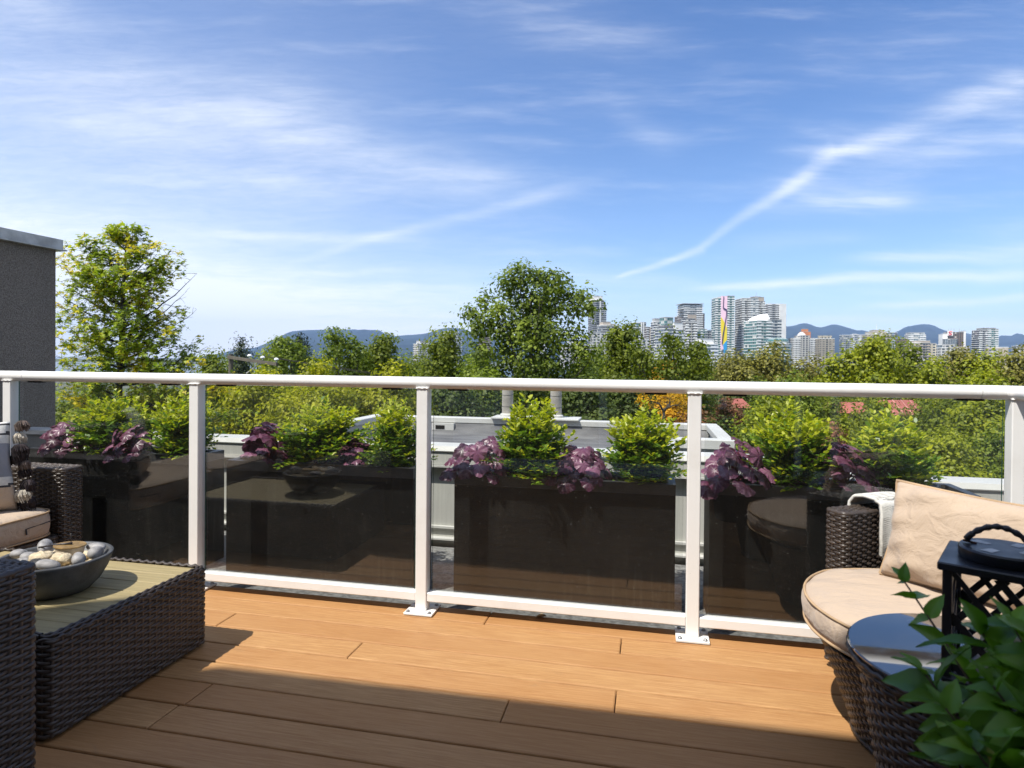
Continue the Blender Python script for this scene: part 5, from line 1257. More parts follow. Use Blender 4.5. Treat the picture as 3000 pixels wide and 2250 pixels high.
T('apartment_block', 'pale low blocks glimpsed right of the big tree trunk', 1640, 1730, 850, 20, [(0, 1, 0, 1, 1010, 'white_apartment'), (.3, .7, 0, 1, 1000, 'curtain_pale')], cat='building', grp='mid-rise buildings on the skyline')
T('apartment_block', 'low white block between the big round tree and the striped tower', 1858, 1900, 700, 20, [(0, 1, 0, 1, 993, 'white_apartment')], cat='building', grp='mid-rise buildings on the skyline')
# distant bridge far left
pb_ = at(540, 1066, 620); br = thing('bridge', 'distant grey bridge deck on piers, far left under the maple', 'bridge', (pb_[0], pb_[1], GZ))
br.rotation_euler = (0, 0, math.atan2(-pb_[0], pb_[1])); zz = pb_[2]-GZ
part(br, 'bridge_deck', 'slab_grey', (-60, -4, zz), (40, 4, zz+1.4))
for x in (-50, -25, 6, 30): part(br, 'pier', 'slab_grey', (x, -3, 0), (x+2, 3, zz-.01)); 

# ------------------------------------------------------------------ trees
def crown_pts(rs, blobs, clumps, per, spread, surf=.75):
    """blobs (k,6): centre+radii. returns leaf positions and outward directions"""
    blobs = np.array(blobs, float); vol = (blobs[:, 3]*blobs[:, 4]*blobs[:, 5])**.67; pr = vol/vol.sum()
    k = rs.choice(len(blobs), clumps, p=pr); d = rs.normal(size=(clumps, 3)); d /= np.linalg.norm(d, axis=1)[:, None]
    rad = surf+(1-surf)*rs.rand(clumps)-.35*(rs.rand(clumps) < .25)*rs.rand(clumps)*2
    cc = blobs[k, :3]+d*rad[:, None]*blobs[k, 3:]
    # drop clumps that lie deep inside another blob
    inside = np.zeros(clumps, bool)
    for b in blobs: inside |= (((cc-b[:3])/b[3:])**2).sum(1) < .42
    keep = ~inside | (rs.rand(clumps) < .2); cc, d = cc[keep], d[keep]
    n = len(cc)*per; P = np.repeat(cc, per, 0); g = rs.normal(size=(n, 3)); g *= np.minimum(1, 1.7/np.linalg.norm(g, axis=1))[:, None]; sz = np.repeat(rs.uniform(.6, 1.6, len(cc)), per)*spread
    off = g*sz[:, None]*np.array([1, 1, .72]); P = P+off
    O = np.repeat(d, per, 0)*.6+off/(spread+1e-6)*.5; O[:, 2] += .25
    return P, O, cc
def leaf_mesh(name, rs, P, O, L, mat, parent, kind='rhomb', wr=.62, flat=0.0, droop=.3):
    n = len(P); N = O/np.linalg.norm(O, axis=1)[:, None]+rs.normal(size=(n, 3))*.38; N[:, 2] += flat; N /= np.linalg.norm(N, axis=1)[:, None]
    T = rs.normal(size=(n, 3)); T[:, 2] -= droop; T -= N*(T*N).sum(1)[:, None]; T /= np.linalg.norm(T, axis=1)[:, None]+1e-9
    Ls = L*rs.uniform(.7, 1.45, n)
    if kind == 'maple':
        B = np.cross(N, T); V = []
        for a, r in ((-180, .12), (-115, .55), (-85, .28), (-48, .95), (-22, .5), (0, 1.05), (22, .5), (48, .95), (85, .28), (115, .55)):
            th = R(a); V.append(P+(T*math.cos(th)+B*math.sin(th))*(Ls*r*.55)[:, None]-N*(Ls*.12*(r > .9))[:, None])
        V = np.stack(V, 1)
    else: V = leaf_quads(P, N, T, Ls, Ls*wr)
    return quads_mesh(name, V, mat, parent)
def limbs(rs, base, top, ends, r0, mat, parent, droop=0):
    mb = MB(); base, top = np.array(base, float), np.array(top, float); k = np.linspace(0, 1, 10)[:, None]
    sway = np.c_[np.sin(np.linspace(0, 4, 10)+rs.rand()*6), np.cos(np.linspace(0, 3, 10)+rs.rand()*6), np.zeros(10)]*r0*.8*np.sin(np.linspace(0, PI, 10))[:, None]
    tr = base+(top-base)*k+sway; mb.tube(tr, np.linspace(r0, r0*.18, 10), 9)
    for e in ends:
        f = np.clip((e[2]-base[2])/(top[2]-base[2]+1e-6)*.72-.08*rs.rand(), .2, .93); i = f*9; i0 = min(int(i), 8); s = tr[i0]+(tr[i0+1]-tr[i0])*(i-i0)
        m_ = (s+e)/2+np.array([0, 0, -np.linalg.norm(e-s)*.10+droop]); q = np.linspace(0, 1, 7)[:, None]
        mb.tube((1-q)**2*s+2*q*(1-q)*m_+q**2*e, np.linspace(r0*(1-f)*.5+r0*.07, r0*.035+.004, 7), 5, False)
    mb.build('trunk', mat, parent, True)

def tree(label, px, w, ytop, depth, hpx, mat, seed, kind='round', leaf=.16, dens=1.0, name='broadleaf_tree', grp='trees beyond the deck', bark='bark', slices=None, gap=1.0, hz=0):
    """px, w, ytop, hpx: surveyed centre, width, top and crown height in photo pixels at this distance"""
    rs = np.random.RandomState(seed); s = depth/F_PX; c = at(px, ytop+hpx/2, depth); Wm, Hm = w*s, hpx*s
    t = thing(name, label, 'tree', (c[0], c[1], GZ), grp); z1 = c[2]+Hm/2; z0 = c[2]-Hm/2; bl = []
    fx = np.array([math.cos(YAW), math.sin(YAW), 0]); fy = np.array([-math.sin(YAW), math.cos(YAW), 0])
    def add(u, v, z, r, rz): q = c+fx*u*Wm*.5+fy*v*Wm*.5; bl.append((q[0], q[1], z0+z*Hm, r*Wm*.5, r*Wm*.5, rz*Hm))
    if slices:                                     # explicit lobes (u, z, r, rz)
        for u, z, r, rz in slices:
            add(u, rs.uniform(-.15, .15), z, r, rz)
            if r > .33: add(u*.6, rs.uniform(.1, .4), z-.03, r*.8, rz*.8)
    elif kind == 'round':
        for i in range(11):
            a = 2.4*i; q = math.sqrt((i+.5)/11); add(.62*q*math.cos(a), .55*q*math.sin(a), .80-.42*q*q+rs.uniform(-.05, .06)-.12*(i % 2), rs.uniform(.30, .44), rs.uniform(.16, .24))
        for i in range(7): a = i*.9; add(.60*math.cos(a), .5*math.sin(a), .28+rs.uniform(-.1, .1), .40, .26)
    elif kind == 'tall':
        for i in range(14):
            z = (i+.5)/14; env = math.sin(PI*min(1, (1-z)*.62+.08))**.8; a = i*2.4
            add(.52*env*math.cos(a)*(1 if i % 3 else .2), .45*env*math.sin(a), z*.93, .26+.34*env*rs.uniform(.7, 1.1), rs.uniform(.07, .12))
    elif kind == 'loose':
        for i in range(13):
            z = (i+.5)/13; env = (.35+.65*math.sin(PI*(1-z)**.8)); a = i*2.4; add(.62*env*math.cos(a), .5*env*math.sin(a), z*.94, rs.uniform(.20, .34), rs.uniform(.07, .11))
    elif kind == 'cone':
        for i in range(16): z = (i+.4)/16; env = (1-z)**.85; a = i*2.4; add(.42*env*math.cos(a), .42*env*math.sin(a), z*.97, .10+.52*env, .05)
    n = int(np.clip(Wm*Hm*.8/(.3*leaf*leaf)*(7.2 if kind != 'loose' else 4.2)*dens, 2500, 60000)); per = 34 if kind != 'cone' else 20
    P, O, cc = crown_pts(rs, bl, max(30, int(n/per)), per, leaf*1.9*gap)
    bb = np.array(bl); ni = int(n*(.07 if slices else (.04 if kind == 'loose' else .10))); kq = rs.randint(0, len(bb), ni); dq = rs.normal(size=(ni, 3)); dq /= np.linalg.norm(dq, axis=1)[:, None]
    Pi = bb[kq, :3]+dq*bb[kq, 3:]*(rs.rand(ni)**.5*.78)[:, None]; P = np.concatenate([P, Pi]); O = np.concatenate([O, dq+[0, 0, .2]])
    leaf_mesh('crown', rs, P, O, leaf, mat, t, flat=.35 if kind == 'round' else .1, wr=.74 if kind != 'cone' else .34)
    ends = cc[rs.choice(len(cc), min(26, len(cc)), replace=False)]
    limbs(rs, (c[0], c[1], GZ), (c[0], c[1], z0+Hm*.86), ends, max(.10, min(.3, Wm*.03)), bark, t)
    return t

# far left maple with yellow-green leaves and bare twigs
def maple():
    rs = np.random.RandomState(5); D = 20.0; base = at(352, 1200, D); base[2] = GZ; top = at(372, 655, D)
    t = thing('maple_tree', 'open yellow-green maple rising beside the stucco wall at the left', 'tree', tuple(base), 'trees beyond the deck')
    mb = MB(); tips = []; fx = np.array([math.cos(YAW), math.sin(YAW), 0]); fy = np.array([-math.sin(YAW), math.cos(YAW), 0])
    tr = [base, at(345, 1300, D), at(350, 1100, D), at(358, 950, D), at(362, 850, D), at(368, 740, D), top]; tr = np.array(tr)
    kk = np.linspace(0, 6, 40); T_ = np.stack([np.interp(kk, range(7), tr[:, i]) for i in range(3)], 1); mb.tube(T_, np.interp(kk, range(7), [.16, .12, .085, .06, .045, .025, .008]), 9)
    # branch tips surveyed on the outline: (x, y, depth offset, leafy, root y)
    E_ = [(345, 668, 0, 1, 720), (398, 665, .1, 1, 730), (330, 690, -.2, 1, 740), (255, 700, .2, 1, 790), (232, 705, 0, 1, 800), (270, 725, .5, 1, 820), (205, 740, 0, 1, 850), (180, 765, -.3, 1, 870), (232, 757, .4, 1, 860),
          (430, 715, .1, 1, 790), (425, 735, -.4, 1, 800), (495, 735, .1, 1, 850), (480, 760, .4, 1, 850), (460, 778, -.2, 1, 860), (500, 805, .2, 1, 880), (190, 800, .5, 1, 900), (205, 830, -.4, 1, 930), (170, 860, 0, 1, 960),
          (430, 770, .8, 1, 850), (300, 760, .9, 1, 860), (310, 790, -.9, 1, 900), (400, 800, -.9, 1, 900), (270, 800, -.5, 1, 900), (240, 850, .9, 1, 960), (330, 850, 1.1, 1, 940), (440, 850, .6, 1, 930), (470, 845, -.4, 1, 940),
          (180, 905, .3, 1, 1010), (210, 940, -.8, 1, 1030), (250, 900, -1.1, 1, 1000), (300, 900, .9, 1, 990), (380, 900, 1.1, 1, 1000), (420, 920, -.9, 1, 1000), (520, 905, .2, 1, 990), (500, 925, -.3, 1, 1000), (460, 955, .7, 1, 1040),
          (170, 980, -.2, 1, 1080), (200, 1010, .9, 1, 1100), (260, 980, .8, 1, 1080), (320, 970, -1.2, 1, 1060), (390, 980, .3, 1, 1060), (430, 1000, -1.0, 1, 1080), (500, 980, .3, 1, 1060), (530, 970, -.4, 1, 1050), (545, 1010, .5, 1, 1080), (555, 1045, -.3, 1, 1120), (575, 1050, .1, 1, 1130), (520, 1060, .8, 1, 1130),
          (180, 1060, .3, 1, 1150), (240, 1050, -.9, 1, 1150), (300, 1050, 1.1, 1, 1140), (360, 1060, -1.2, 1, 1140), (420, 1060, .6, 1, 1140), (470, 1060, -.6, 1, 1140),
          (200, 1130, -.5, 1, 1220), (260, 1140, .8, 1, 1230), (320, 1130, -.9, 1, 1230), (390, 1140, .7, 1, 1230), (450, 1130, -.6, 1, 1220), (520, 1120, .2, 1, 1210), (560, 1150, .6, 1, 1230), (620, 1170, -.2, 1, 1240), (650, 1130, .1, 1, 1200), (600, 1120, .9, 1, 1190),
          (190, 1210, .6, 1, 1300), (260, 1220, -.8, 1, 1310), (340, 1210, .9, 1, 1300), (420, 1220, -.7, 1, 1300), (500, 1200, .5, 1, 1290), (580, 1220, -.2, 1, 1300), (640, 1230, .5, 1, 1310), (680, 1200, .1, 1, 1290),
          (530, 760, .3, 0, 900), (572, 800, .1, 0, 960), (548, 858, -.1, 0, 990), (452, 725, .2, 0, 820), (566, 905, .2, 0, 1030), (606, 1016, 0, 0, 1110), (306, 668, .2, 0, 740), (404, 665, -.2, 0, 760), (540, 985, -.2, 0, 1070)]
    P, O = [], []
    for x, y, dd, lf, ry in E_:
        e = at(x, y, D)+fy*dd; i = np.argmin(np.abs(T_[:, 2]-at(352, ry, D)[2])); s = T_[i]; ln = np.linalg.norm(e-s)
        m_ = (s+e)/2+np.array([0, 0, -ln*.13]); q = np.linspace(0, 1, 14)[:, None]; pts = (1-q)**2*s+2*q*(1-q)*m_+q**2*e; pts[1:-1] += rs.normal(size=(12, 3))*.02
        mb.tube(pts, np.linspace(.012+.010*ln, .0035, 14), 5, False)
        for k in (range(4, 14) if lf else range(6, 14)):
            for _ in range(3 if lf else 1):
                d = rs.normal(size=3)*np.array([.20, .22, .11])*(.55+.6*ln/2.5); d[2] += .05; e2 = pts[k]+d
                mb.tube([pts[k], (pts[k]+e2)/2+[0, 0, .02], e2], [.006, .004, .002], 4, False)
                if lf:
                    nl = rs.randint(6, 11); P.append(e2+rs.normal(size=(nl, 3))*.07); O.append(np.tile([0, -.3, .8], (nl, 1))+rs.normal(size=(nl, 3))*.3)
                elif rs.rand() < .12: P.append(e2[None]); O.append(np.array([[0, 0, 1.]]))
    P, O = np.concatenate(P), np.concatenate(O)
    leaf_mesh('crown', rs, P, O, .185, 'leaf_maple', t, 'maple', flat=.6, droop=.9); mb.build('trunk', 'bark_dark', t, True)
maple()

# the big round tree in the middle
tree('largest round tree, standing tallest in the middle of the view', 1552, 395, 783, 34, 520, 'leaf_olive', 101, leaf=.18, dens=.62, name='round_tree', gap=1.0,
     slices=[(-.12, .95, .20, .07), (.16, .94, .17, .06), (.36, .92, .17, .07), (-.36, .89, .16, .06), (.52, .84, .13, .06), (.10, .84, .34, .10), (-.22, .80, .26, .09), (.38, .77, .22, .09), (-.44, .76, .09, .05), (.74, .84, .13, .055), (.66, .75, .18, .08), (.87, .77, .11, .05),
             (-.70, .80, .14, .06), (-.86, .75, .12, .05), (-.58, .70, .15, .07), (-.80, .66, .14, .06), (-.05, .68, .34, .12), (.30, .62, .30, .10), (-.40, .60, .22, .08), (.68, .60, .20, .07), (.80, .52, .16, .06), (-.72, .52, .20, .07), (-.05, .50, .30, .10), (-.38, .44, .26, .09), (.35, .44, .30, .09), (.70, .40, .22, .08), (-.70, .36, .26, .09), (0, .32, .36, .12), (.45, .26, .36, .12), (-.45, .22, .36, .12), (.0, .14, .4, .1)])
TR = [
 ('small dark bushy tree just right of the maple', 622, 95, 1027, 55, 150, 'leaf_mid', 'round', .22, 1),
 ('narrow brownish conifer left of the power pole top', 708, 72, 985, 70, 170, 'leaf_conifer', 'cone', .30, 1),
 ('rounded green tree right of the power pole crossarm', 800, 110, 986, 60, 200, 'leaf_mid', 'round', .25, 1),
 ('dark fir peeking between two green trees left of the hills', 878, 95, 980, 66, 200, 'leaf_conifer', 'cone', .28, 1.2),
 ('green tree with two humps below the left hill', 850, 150, 992, 56, 200, 'leaf_olive', 'loose', .23, 1),
 ('loose tall tree in front of the left hill summit', 985, 110, 960, 42, 260, 'leaf_olive', 'loose', .19, .75),
 ('thin tree right of the loose tall one, before the hills', 1045, 70, 985, 42, 230, 'leaf_olive', 'loose', .19, .8),
 ('bushy olive tree between the hills and the cream tower', 1110, 130, 984, 44, 230, 'leaf_mid', 'tall', .20, 1),
 ('olive tree at the foot of the left hills, above the rail', 1175, 120, 1018, 46, 200, 'leaf_olive', 'round', .20, 1),
 ('pointed green tree between the cream tower and white slab tower', 1290, 175, 963, 38, 330, 'leaf_mid', 'tall', .18, 1.15),
 ('lower olive tree filling in left of the big round tree', 1400, 170, 1035, 36, 240, 'leaf_olive', 'round', .18, 1),
 ('olive tree low behind the trunk of the big round tree', 1560, 260, 1060, 40, 200, 'leaf_olive', 'round', .19, 1),
 ('low olive tree right below the big round tree', 1700, 190, 1040, 38, 240, 'leaf_dark', 'round', .18, 1),
 ('dark green tree right of the big round one, before the glass blocks', 1815, 165, 952, 40, 330, 'leaf_mid', 'tall', .19, 1.1),
 ('slim tree in front of the stepped glass block', 1885, 85, 1005, 38, 240, 'leaf_mid', 'loose', .18, .8),
 ('tall loose-leaved tree below the roofed tower', 1972, 95, 968, 36, 280, 'leaf_mid', 'loose', .18, .7),
 ('thin loose tree left of the mural tower foot', 2045, 75, 990, 36, 260, 'leaf_mid', 'loose', .18, .65),
 ('low dark tree under the low pale block', 2010, 150, 1050, 40, 200, 'leaf_dark', 'round', .19, 1),
 ('wide brownish-green dome of a tree below the tall towers', 2235, 300, 999, 58, 260, 'leaf_brown', 'round', .25, 1.15),
 ('brownish tree left shoulder under the mural tower', 2130, 130, 1016, 60, 220, 'leaf_brown', 'round', .26, 1),
 ('brownish tree between the dome-shaped one and the bright green one', 2370, 140, 1030, 60, 220, 'leaf_brown', 'round', .26, 1),
 ('bright green tree, left half of the mass under the wide cream tower', 2480, 190, 1000, 56, 260, 'leaf_bright', 'round', .25, 1.1),
 ('bright green tree with the highest tip under the wide cream tower', 2560, 170, 986, 54, 260, 'leaf_bright', 'tall', .24, 1.1),
 ('bright green tree under the cream grid-fronted block', 2650, 150, 1006, 56, 240, 'leaf_mid', 'round', .25, 1.1),
 ('russet-green tree below the logo tower', 2790, 190, 1010, 60, 230, 'leaf_brown', 'round', .26, 1.1),
 ('yellow-green tree below the rightmost glass tower', 2890, 160, 1014, 58, 230, 'leaf_bright', 'round', .26, 1),
 ('green tree at the right edge above the rail', 2980, 150, 1010, 55, 240, 'leaf_brown', 'round', .25, 1),
 ('low green tree between the bright and russet trees', 2725, 120, 1036, 52, 220, 'leaf_bright', 'round', .24, 1),
 # nearer row, seen through the glass
 ('feathery yellow-green tree top poking above the rail left of centre', 925, 170, 1046, 26, 260, 'leaf_yellowgreen', 'round', .13, 1.3),
 ('feathery yellow-green tree behind the power pole', 760, 260, 1068, 28, 280, 'leaf_yellowgreen', 'round', .14, 1.3),
 ('wide yellow-green tree through the second glass bay', 950, 380, 1110, 24, 260, 'leaf_yellowgreen', 'round', .12, 1.3),
 ('darker yellow-green tree left of the second post', 1130, 260, 1075, 25, 260, 'leaf_yellowgreen', 'round', .13, 1.2),
 ('yellow-green tree behind the maple, through the first glass bay', 480, 330, 1120, 27, 280, 'leaf_yellowgreen', 'round', .14, 1.2),
 ('green tree low behind the maple trunk', 260, 260, 1110, 27, 280, 'leaf_mid', 'round', .15, 1.2),
 ('dark green tree just right of the second post', 1330, 240, 1105, 26, 220, 'leaf_dark', 'round', .13, 1.2),
 ('olive tree left of the left vent pipe', 1420, 200, 1090, 28, 230, 'leaf_olive', 'round', .14, 1.2),
 ('dark tree between the two vent pipes', 1560, 180, 1100, 28, 220, 'leaf_dark', 'round', .14, 1.2),
 ('dark olive tree right of the right vent pipe', 1710, 220, 1100, 27, 220, 'leaf_dark', 'round', .14, 1.2),
 ('dark tree left of the golden bush', 1840, 170, 1090, 29, 220, 'leaf_dark', 'round', .15, 1.2),
 ('small dark tree right of the third post', 2110, 150, 1205, 30, 200, 'leaf_dark', 'round', .15, 1.1),
 ('dark tree behind the russet bushes', 2200, 170, 1105, 52, 230, 'leaf_dark', 'round', .16, 1.1),
 ('bright spreading green tree above the purple plant', 2270, 230, 1145, 25, 260, 'leaf_bright', 'round', .13, 1.2),
 ('olive shrub-like tree low right of the roof corner', 2180, 190, 1235, 22, 230, 'leaf_olive', 'round', .12, 1.2),
 ('green tree left of the red-roofed house', 2420, 210, 1115, 50, 200, 'leaf_mid', 'round', .15, 1.1),
 ('bright green tree low under the small red roof', 2440, 250, 1285, 23, 240, 'leaf_bright', 'round', .12, 1.2),
 ('green tree below the red metal roof', 2600, 230, 1215, 27, 250, 'leaf_mid', 'round', .13, 1.2),
 ('green tree right of the red metal roof', 2790, 190, 1130, 34, 250, 'leaf_mid', 'round', .16, 1.1),
 ('yellowish green tree low at the right, behind the pillow', 2760, 280, 1250, 23, 260, 'leaf_bright', 'round', .12, 1.2),
 ('large green tree left of the corner post', 2890, 260, 1140, 27, 270, 'leaf_bright', 'round', .14, 1.2),
 ('olive tree low by the corner post', 2930, 240, 1250, 23, 250, 'leaf_olive', 'round', .12, 1.2),
 ('dark tree beyond the right edge post', 3060, 220, 1120, 30, 300, 'leaf_mid', 'round', .15, 1),
 ('green tree between the red roofs', 2545, 80, 1185, 33, 200, 'leaf_mid', 'tall', .15, 1.1),
 ('far olive canopy behind the power pole', 690, 170, 1030, 82, 170, 'leaf_olive', 'round', .30, 1),
 ('far green canopy below the left end of the hills', 950, 200, 1032, 80, 170, 'leaf_mid', 'round', .30, 1),
 ('far canopy between the olive trees left of the cream tower', 1070, 180, 1022, 78, 180, 'leaf_olive', 'round', .29, 1),
 ('far canopy at the foot of the cream stepped tower', 1215, 150, 1028, 76, 170, 'leaf_mid', 'round', .29, 1),
 ('far canopy at the left foot of the big round tree', 1390, 150, 1022, 72, 170, 'leaf_olive', 'round', .28, 1),
 ('far canopy at the right foot of the big round tree', 1745, 150, 1018, 72, 180, 'leaf_olive', 'round', .28, 1),
 ('far canopy in front of the stripe-fronted glass tower', 1895, 170, 1032, 74, 170, 'leaf_dark', 'round', .28, 1),
 ('far canopy in front of the roofed tower', 2030, 170, 1028, 72, 170, 'leaf_olive', 'round', .28, 1),
 ('leafy tree covering the left end of the small red roof', 2435, 75, 1160, 40, 190, 'leaf_mid', 'tall', .16, 1.1),
 ('leafy tree covering the front of the small red roof', 2500, 85, 1192, 38, 160, 'leaf_bright', 'round', .16, 1.1),
 ('green tree hiding the left corner of the wide red roof', 2566, 75, 1168, 38, 190, 'leaf_bright', 'tall', .16, 1.1),
 ('green tree hiding the right corner of the wide red roof', 2695, 80, 1170, 38, 190, 'leaf_mid', 'round', .16, 1.1),
 ('low tree in front of the wide red roof', 2635, 110, 1205, 36, 160, 'leaf_mid', 'round', .16, 1.1),
 ('young tree left of the lowest red roof', 2380, 60, 1225, 31, 150, 'leaf_mid', 'tall', .13, 1.1),
 ('young tree right of the lowest red roof', 2462, 60, 1228, 31, 150, 'leaf_bright', 'tall', .13, 1.1),
 ('dark tree hiding most of the red roof right of the third post', 2105, 75, 1160, 42, 180, 'leaf_dark', 'tall', .17, 1.1),
 ('olive tree in front of the red roof right of the third post', 2160, 70, 1178, 42, 170, 'leaf_olive', 'round', .17, 1.1),
 ('olive tree half hidden behind the brownish dome', 2300, 220, 1080, 40, 220, 'leaf_olive', 'round', .18, 1.1),
 ('green tree along the rail top, right of centre', 2560, 260, 1075, 64, 200, 'leaf_bright', 'round', .19, 1.1),
 ('green tree along the rail top, far right', 2870, 260, 1080, 42, 230, 'leaf_bright', 'round', .19, 1.1),
 ('low dark tree behind the golden bush', 2010, 140, 1090, 44, 200, 'leaf_dark', 'round', .18, 1.1),
]
for i, (lab, px, w, yt, dp, hp_, mt, kd, lf, dn) in enumerate(TR):
    nm = 'conifer_tree' if kd == 'cone' else 'broadleaf_tree'
    tree(lab, px, w, yt, dp, hp_, mt, 200+i, kd, lf, dn, nm, bark='bark_dark' if mt in ('leaf_dark', 'leaf_conifer') else 'bark')
# golden bush with a bare dark tree in front, russet bushes
tree('golden-yellow bush right of the third glass bay', 1965, 120, 1135, 34, 150, 'leaf_gold', 401, 'round', .14, 1.1, 'golden_bush')
tree('small golden bush peeping above the rail near the slim tree', 1950, 80, 1052, 45, 80, 'leaf_gold', 402, 'round', .16, .8, 'golden_bush')
tree('russet bush right of the third post', 2135, 90, 1158, 38, 110, 'leaf_russet', 403, 'round', .16, .8, 'russet_bush')
tree('russet bush low beside the golden one', 2050, 90, 1200, 32, 80, 'leaf_russet', 404, 'round', .15, .8, 'russet_bush')
tree('russet bush under the green tree at the right', 2420, 70, 1238, 30, 70, 'leaf_russet', 405, 'round', .14, .8, 'russet_bush')
def bare():
    rs = np.random.RandomState(4); b = at(1943, 1245, 26); base = b.copy(); base[2] = GZ
    t = thing('bare_tree', 'dark gnarled bare-branched tree before the golden bush', 'tree', tuple(base), 'trees beyond the deck')
    mb = MB(); P, O = [], []
    def grow(p, d, L, r, lv):
        q = [p]; 
        for k in range(4): d = d+rs.normal(size=3)*.16; d /= np.linalg.norm(d); q.append(q[-1]+d*L/4)
        mb.tube(q, np.linspace(r, r*.62, 5), 6, False)
        if lv > 1: P.append(q[-1]+rs.normal(size=(5, 3))*.14); O.append(rs.normal(size=(5, 3))+[0, 0, 1])
        if lv < 5:
            for _ in range(2 if lv else 3): 
                dd = d+rs.normal(size=3)*.62; dd[2] = abs(dd[2])*.7+.12; dd /= np.linalg.norm(dd); grow(q[-1], dd, L*.76, r*.6, lv+1)
    mb.tube([base, b], [.16, .10], 8); grow(b, np.array([0, 0, 1.]), .55, .085, 0); mb.build('trunk', 'bark_dark', t, True)
    leaf_mesh('crown', rs, np.concatenate(P), np.concatenate(O), .12, 'leaf_gold', t)
bare()
# undergrowth that closes the view between the nearer trees
def undergrowth():
    rs = np.random.RandomState(77); n = 52000; x = rs.uniform(-32, 34, n); y = rs.uniform(9, 62, n); z = GZ+rs.rand(n)**1.5*(2.4+1.8*np.sin(x*.5)*np.cos(y*.33))
    P = np.stack([x, y, z], 1); O = np.tile([0, -.3, 1.], (n, 1)); o = leaf_mesh('ground_cover', rs, P, O, .42, 'leaf_dark', None); o['kind'] = 'stuff'; o['label'] = 'dark undergrowth between the trees'
undergrowth()

# houses with red roofs among the trees
def red_house(label, px, w, ytop, yeave, depth, rot):
    s = depth/F_PX; c = at(px, yeave, depth); Wm = w*s; zt_ = at(px, ytop, depth)[2]; ze = c[2]; t = thing('red_roofed_house', label, 'house', (c[0], c[1], GZ), 'red-roofed houses among the trees'); t.rotation_euler = (0, 0, YAW+R(rot))
    D = Wm*.6; h = ze-GZ; hh = zt_-GZ
    mb = MB(); mb.box((-Wm/2+.3, -D/2+.3, 0), (Wm/2-.3, D/2-.3, h)); mb.build('wall', 'pink_wall', t, local=True)
    mb = MB(); mb.add([(-Wm/2, -D/2, h+.01), (Wm/2, -D/2, h+.01), (Wm/2, D/2, h+.01), (-Wm/2, D/2, h+.01), (-Wm/2+D*.2, 0, hh), (Wm/2-D*.2, 0, hh)], [(0, 1, 5, 4), (1, 2, 5), (2, 3, 4, 5), (3, 0, 4), (3, 2, 1, 0)]); 
    mb.build('roof', 'red_roof', t, local=True)
    mb = MB()
    nrib = int(Wm/.6)
    for k in range(1, nrib):
        x = -Wm/2+Wm*k/nrib; xt = np.clip(x, -Wm/2+D*.2, Wm/2-D*.2); mb.tube([(x, -D/2, h+.03), (x+(xt-x), -.02, hh+.02)], .035, 4, False)
    mb.build('roof_ribs', 'red_roof', t, local=True)
    for k in range(4):
        x = -Wm/2+Wm*(k+.6)/4.2; mb = MB(); mb.box((x-.5, -D/2+.24, h-2.0), (x+.5, -D/2+.295, h-.7)); mb.build('window', 'dark_glass', t, local=True)
red_house('house with wide red metal roof seen through the right glass bay', 2625, 150, 1172, 1213, 44, 14)
red_house('house whose small red roof shows left of the wide red one', 2478, 120, 1178, 1208, 46, -8)
red_house('red-roofed house low between green trees, above the right shrubs', 2422, 110, 1236, 1270, 36, 20)
red_house('house with red roof just right of the third post', 2136, 110, 1168, 1193, 48, 10)
red_house('pink-walled house behind the golden bush', 1960, 150, 1128, 1150, 52, 0)

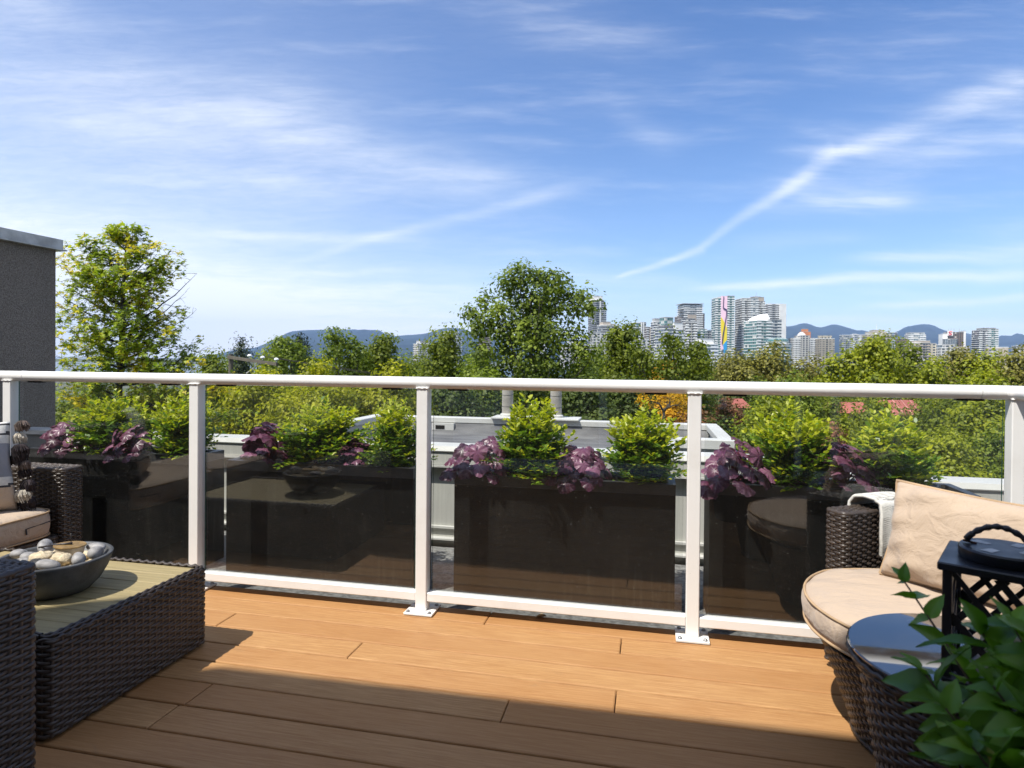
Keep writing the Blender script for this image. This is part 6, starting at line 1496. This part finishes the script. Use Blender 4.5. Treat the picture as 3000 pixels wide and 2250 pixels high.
# utility pole with crossarm and wires
up = at(676, 1200, 33.5); UP = thing('utility_pole', 'weathered wooden utility pole with crossarm and three insulators', 'utility pole', (up[0], up[1], GZ))
zt_ = at(676, 1037, 33.5)[2]
mb = MB(); mb.tube([(up[0], up[1], GZ), (up[0], up[1], zt_)], [.17, .12], 14); mb.build('pole', 'pole_wood', UP, 'auto')
a_, b_ = at(668, 1046, 33.3), at(812, 1067, 30.5)
def obox(mb, a, b, w, h):
    d = (b-a)/np.linalg.norm(b-a); s_ = np.cross(d, [0, 0, 1.]); s_ /= np.linalg.norm(s_); v = np.cross(s_, d)
    P = [p+s_*i*w/2+v*j*h/2 for p in (a, b) for i, j in ((-1, -1), (1, -1), (1, 1), (-1, 1))]; mb.add(P, [(0, 1, 2, 3), (7, 6, 5, 4), (0, 4, 5, 1), (1, 5, 6, 2), (2, 6, 7, 3), (3, 7, 4, 0)]); return mb
obox(MB(), a_, b_, .11, .15).build('crossarm', 'pole_wood', UP)
obox(MB(), at(722, 1094, 32.6), at(762, 1064, 31.6), .05, .05).build('brace', 'galvanized', UP)
ins = []
for f in (.46, .72, .985):
    p = a_+(b_-a_)*f+np.array([0, 0, .09]); mb = MB(); mb.lathe([(.02, p[2]), (.03, p[2]+.08), (.11, p[2]+.10), (.12, p[2]+.14), (.07, p[2]+.20), (0, p[2]+.22)], p[:2], 16); mb.build('insulator', 'insulator', UP, 'auto'); ins.append(p+np.array([0, 0, .21]))
tb_ = at(692, 1192, 33.0); mb = MB(); mb.lathe([(.19, tb_[2]-.22), (.20, tb_[2]-.20), (.20, tb_[2]+.20), (.17, tb_[2]+.25), (0, tb_[2]+.26)], tb_[:2], 24); mb.build('transformer', 'insulator', UP, 'auto')
for k, p in enumerate(ins):
    e = at(2100+60*k, 1128, 46); q = np.linspace(0, 1, 40)[:, None]; w = p+(e-p)*q; w[:, 2] -= 1.1*np.sin(PI*q[:, 0])
    mb = MB(); mb.tube(w, .011, 5, False); mb.build('power_wire', 'bark_dark', UP)

# ------------------------------------------------------------------ aerial haze
hz = MB(); hz.box((-12500, -600, GZ-1), (12500, 11500, 760)); h_ = hz.build('haze', 'white_paint', None); h_['kind'] = 'stuff'; h_['label'] = 'thin blue air haze over the city and hills'
def _haze(t, out):
    v = t.new('ShaderNodeVolumePrincipled'); v.inputs['Color'].default_value = (.45, .64, 1.0, 1); v.inputs['Density'].default_value = 6.5e-5; v.inputs['Anisotropy'].default_value = 0
    t.L.new(v.outputs[0], out.inputs['Volume'])
material('air_haze', _haze); h_.data.materials.clear(); h_.data.materials.append(MATS['air_haze'])
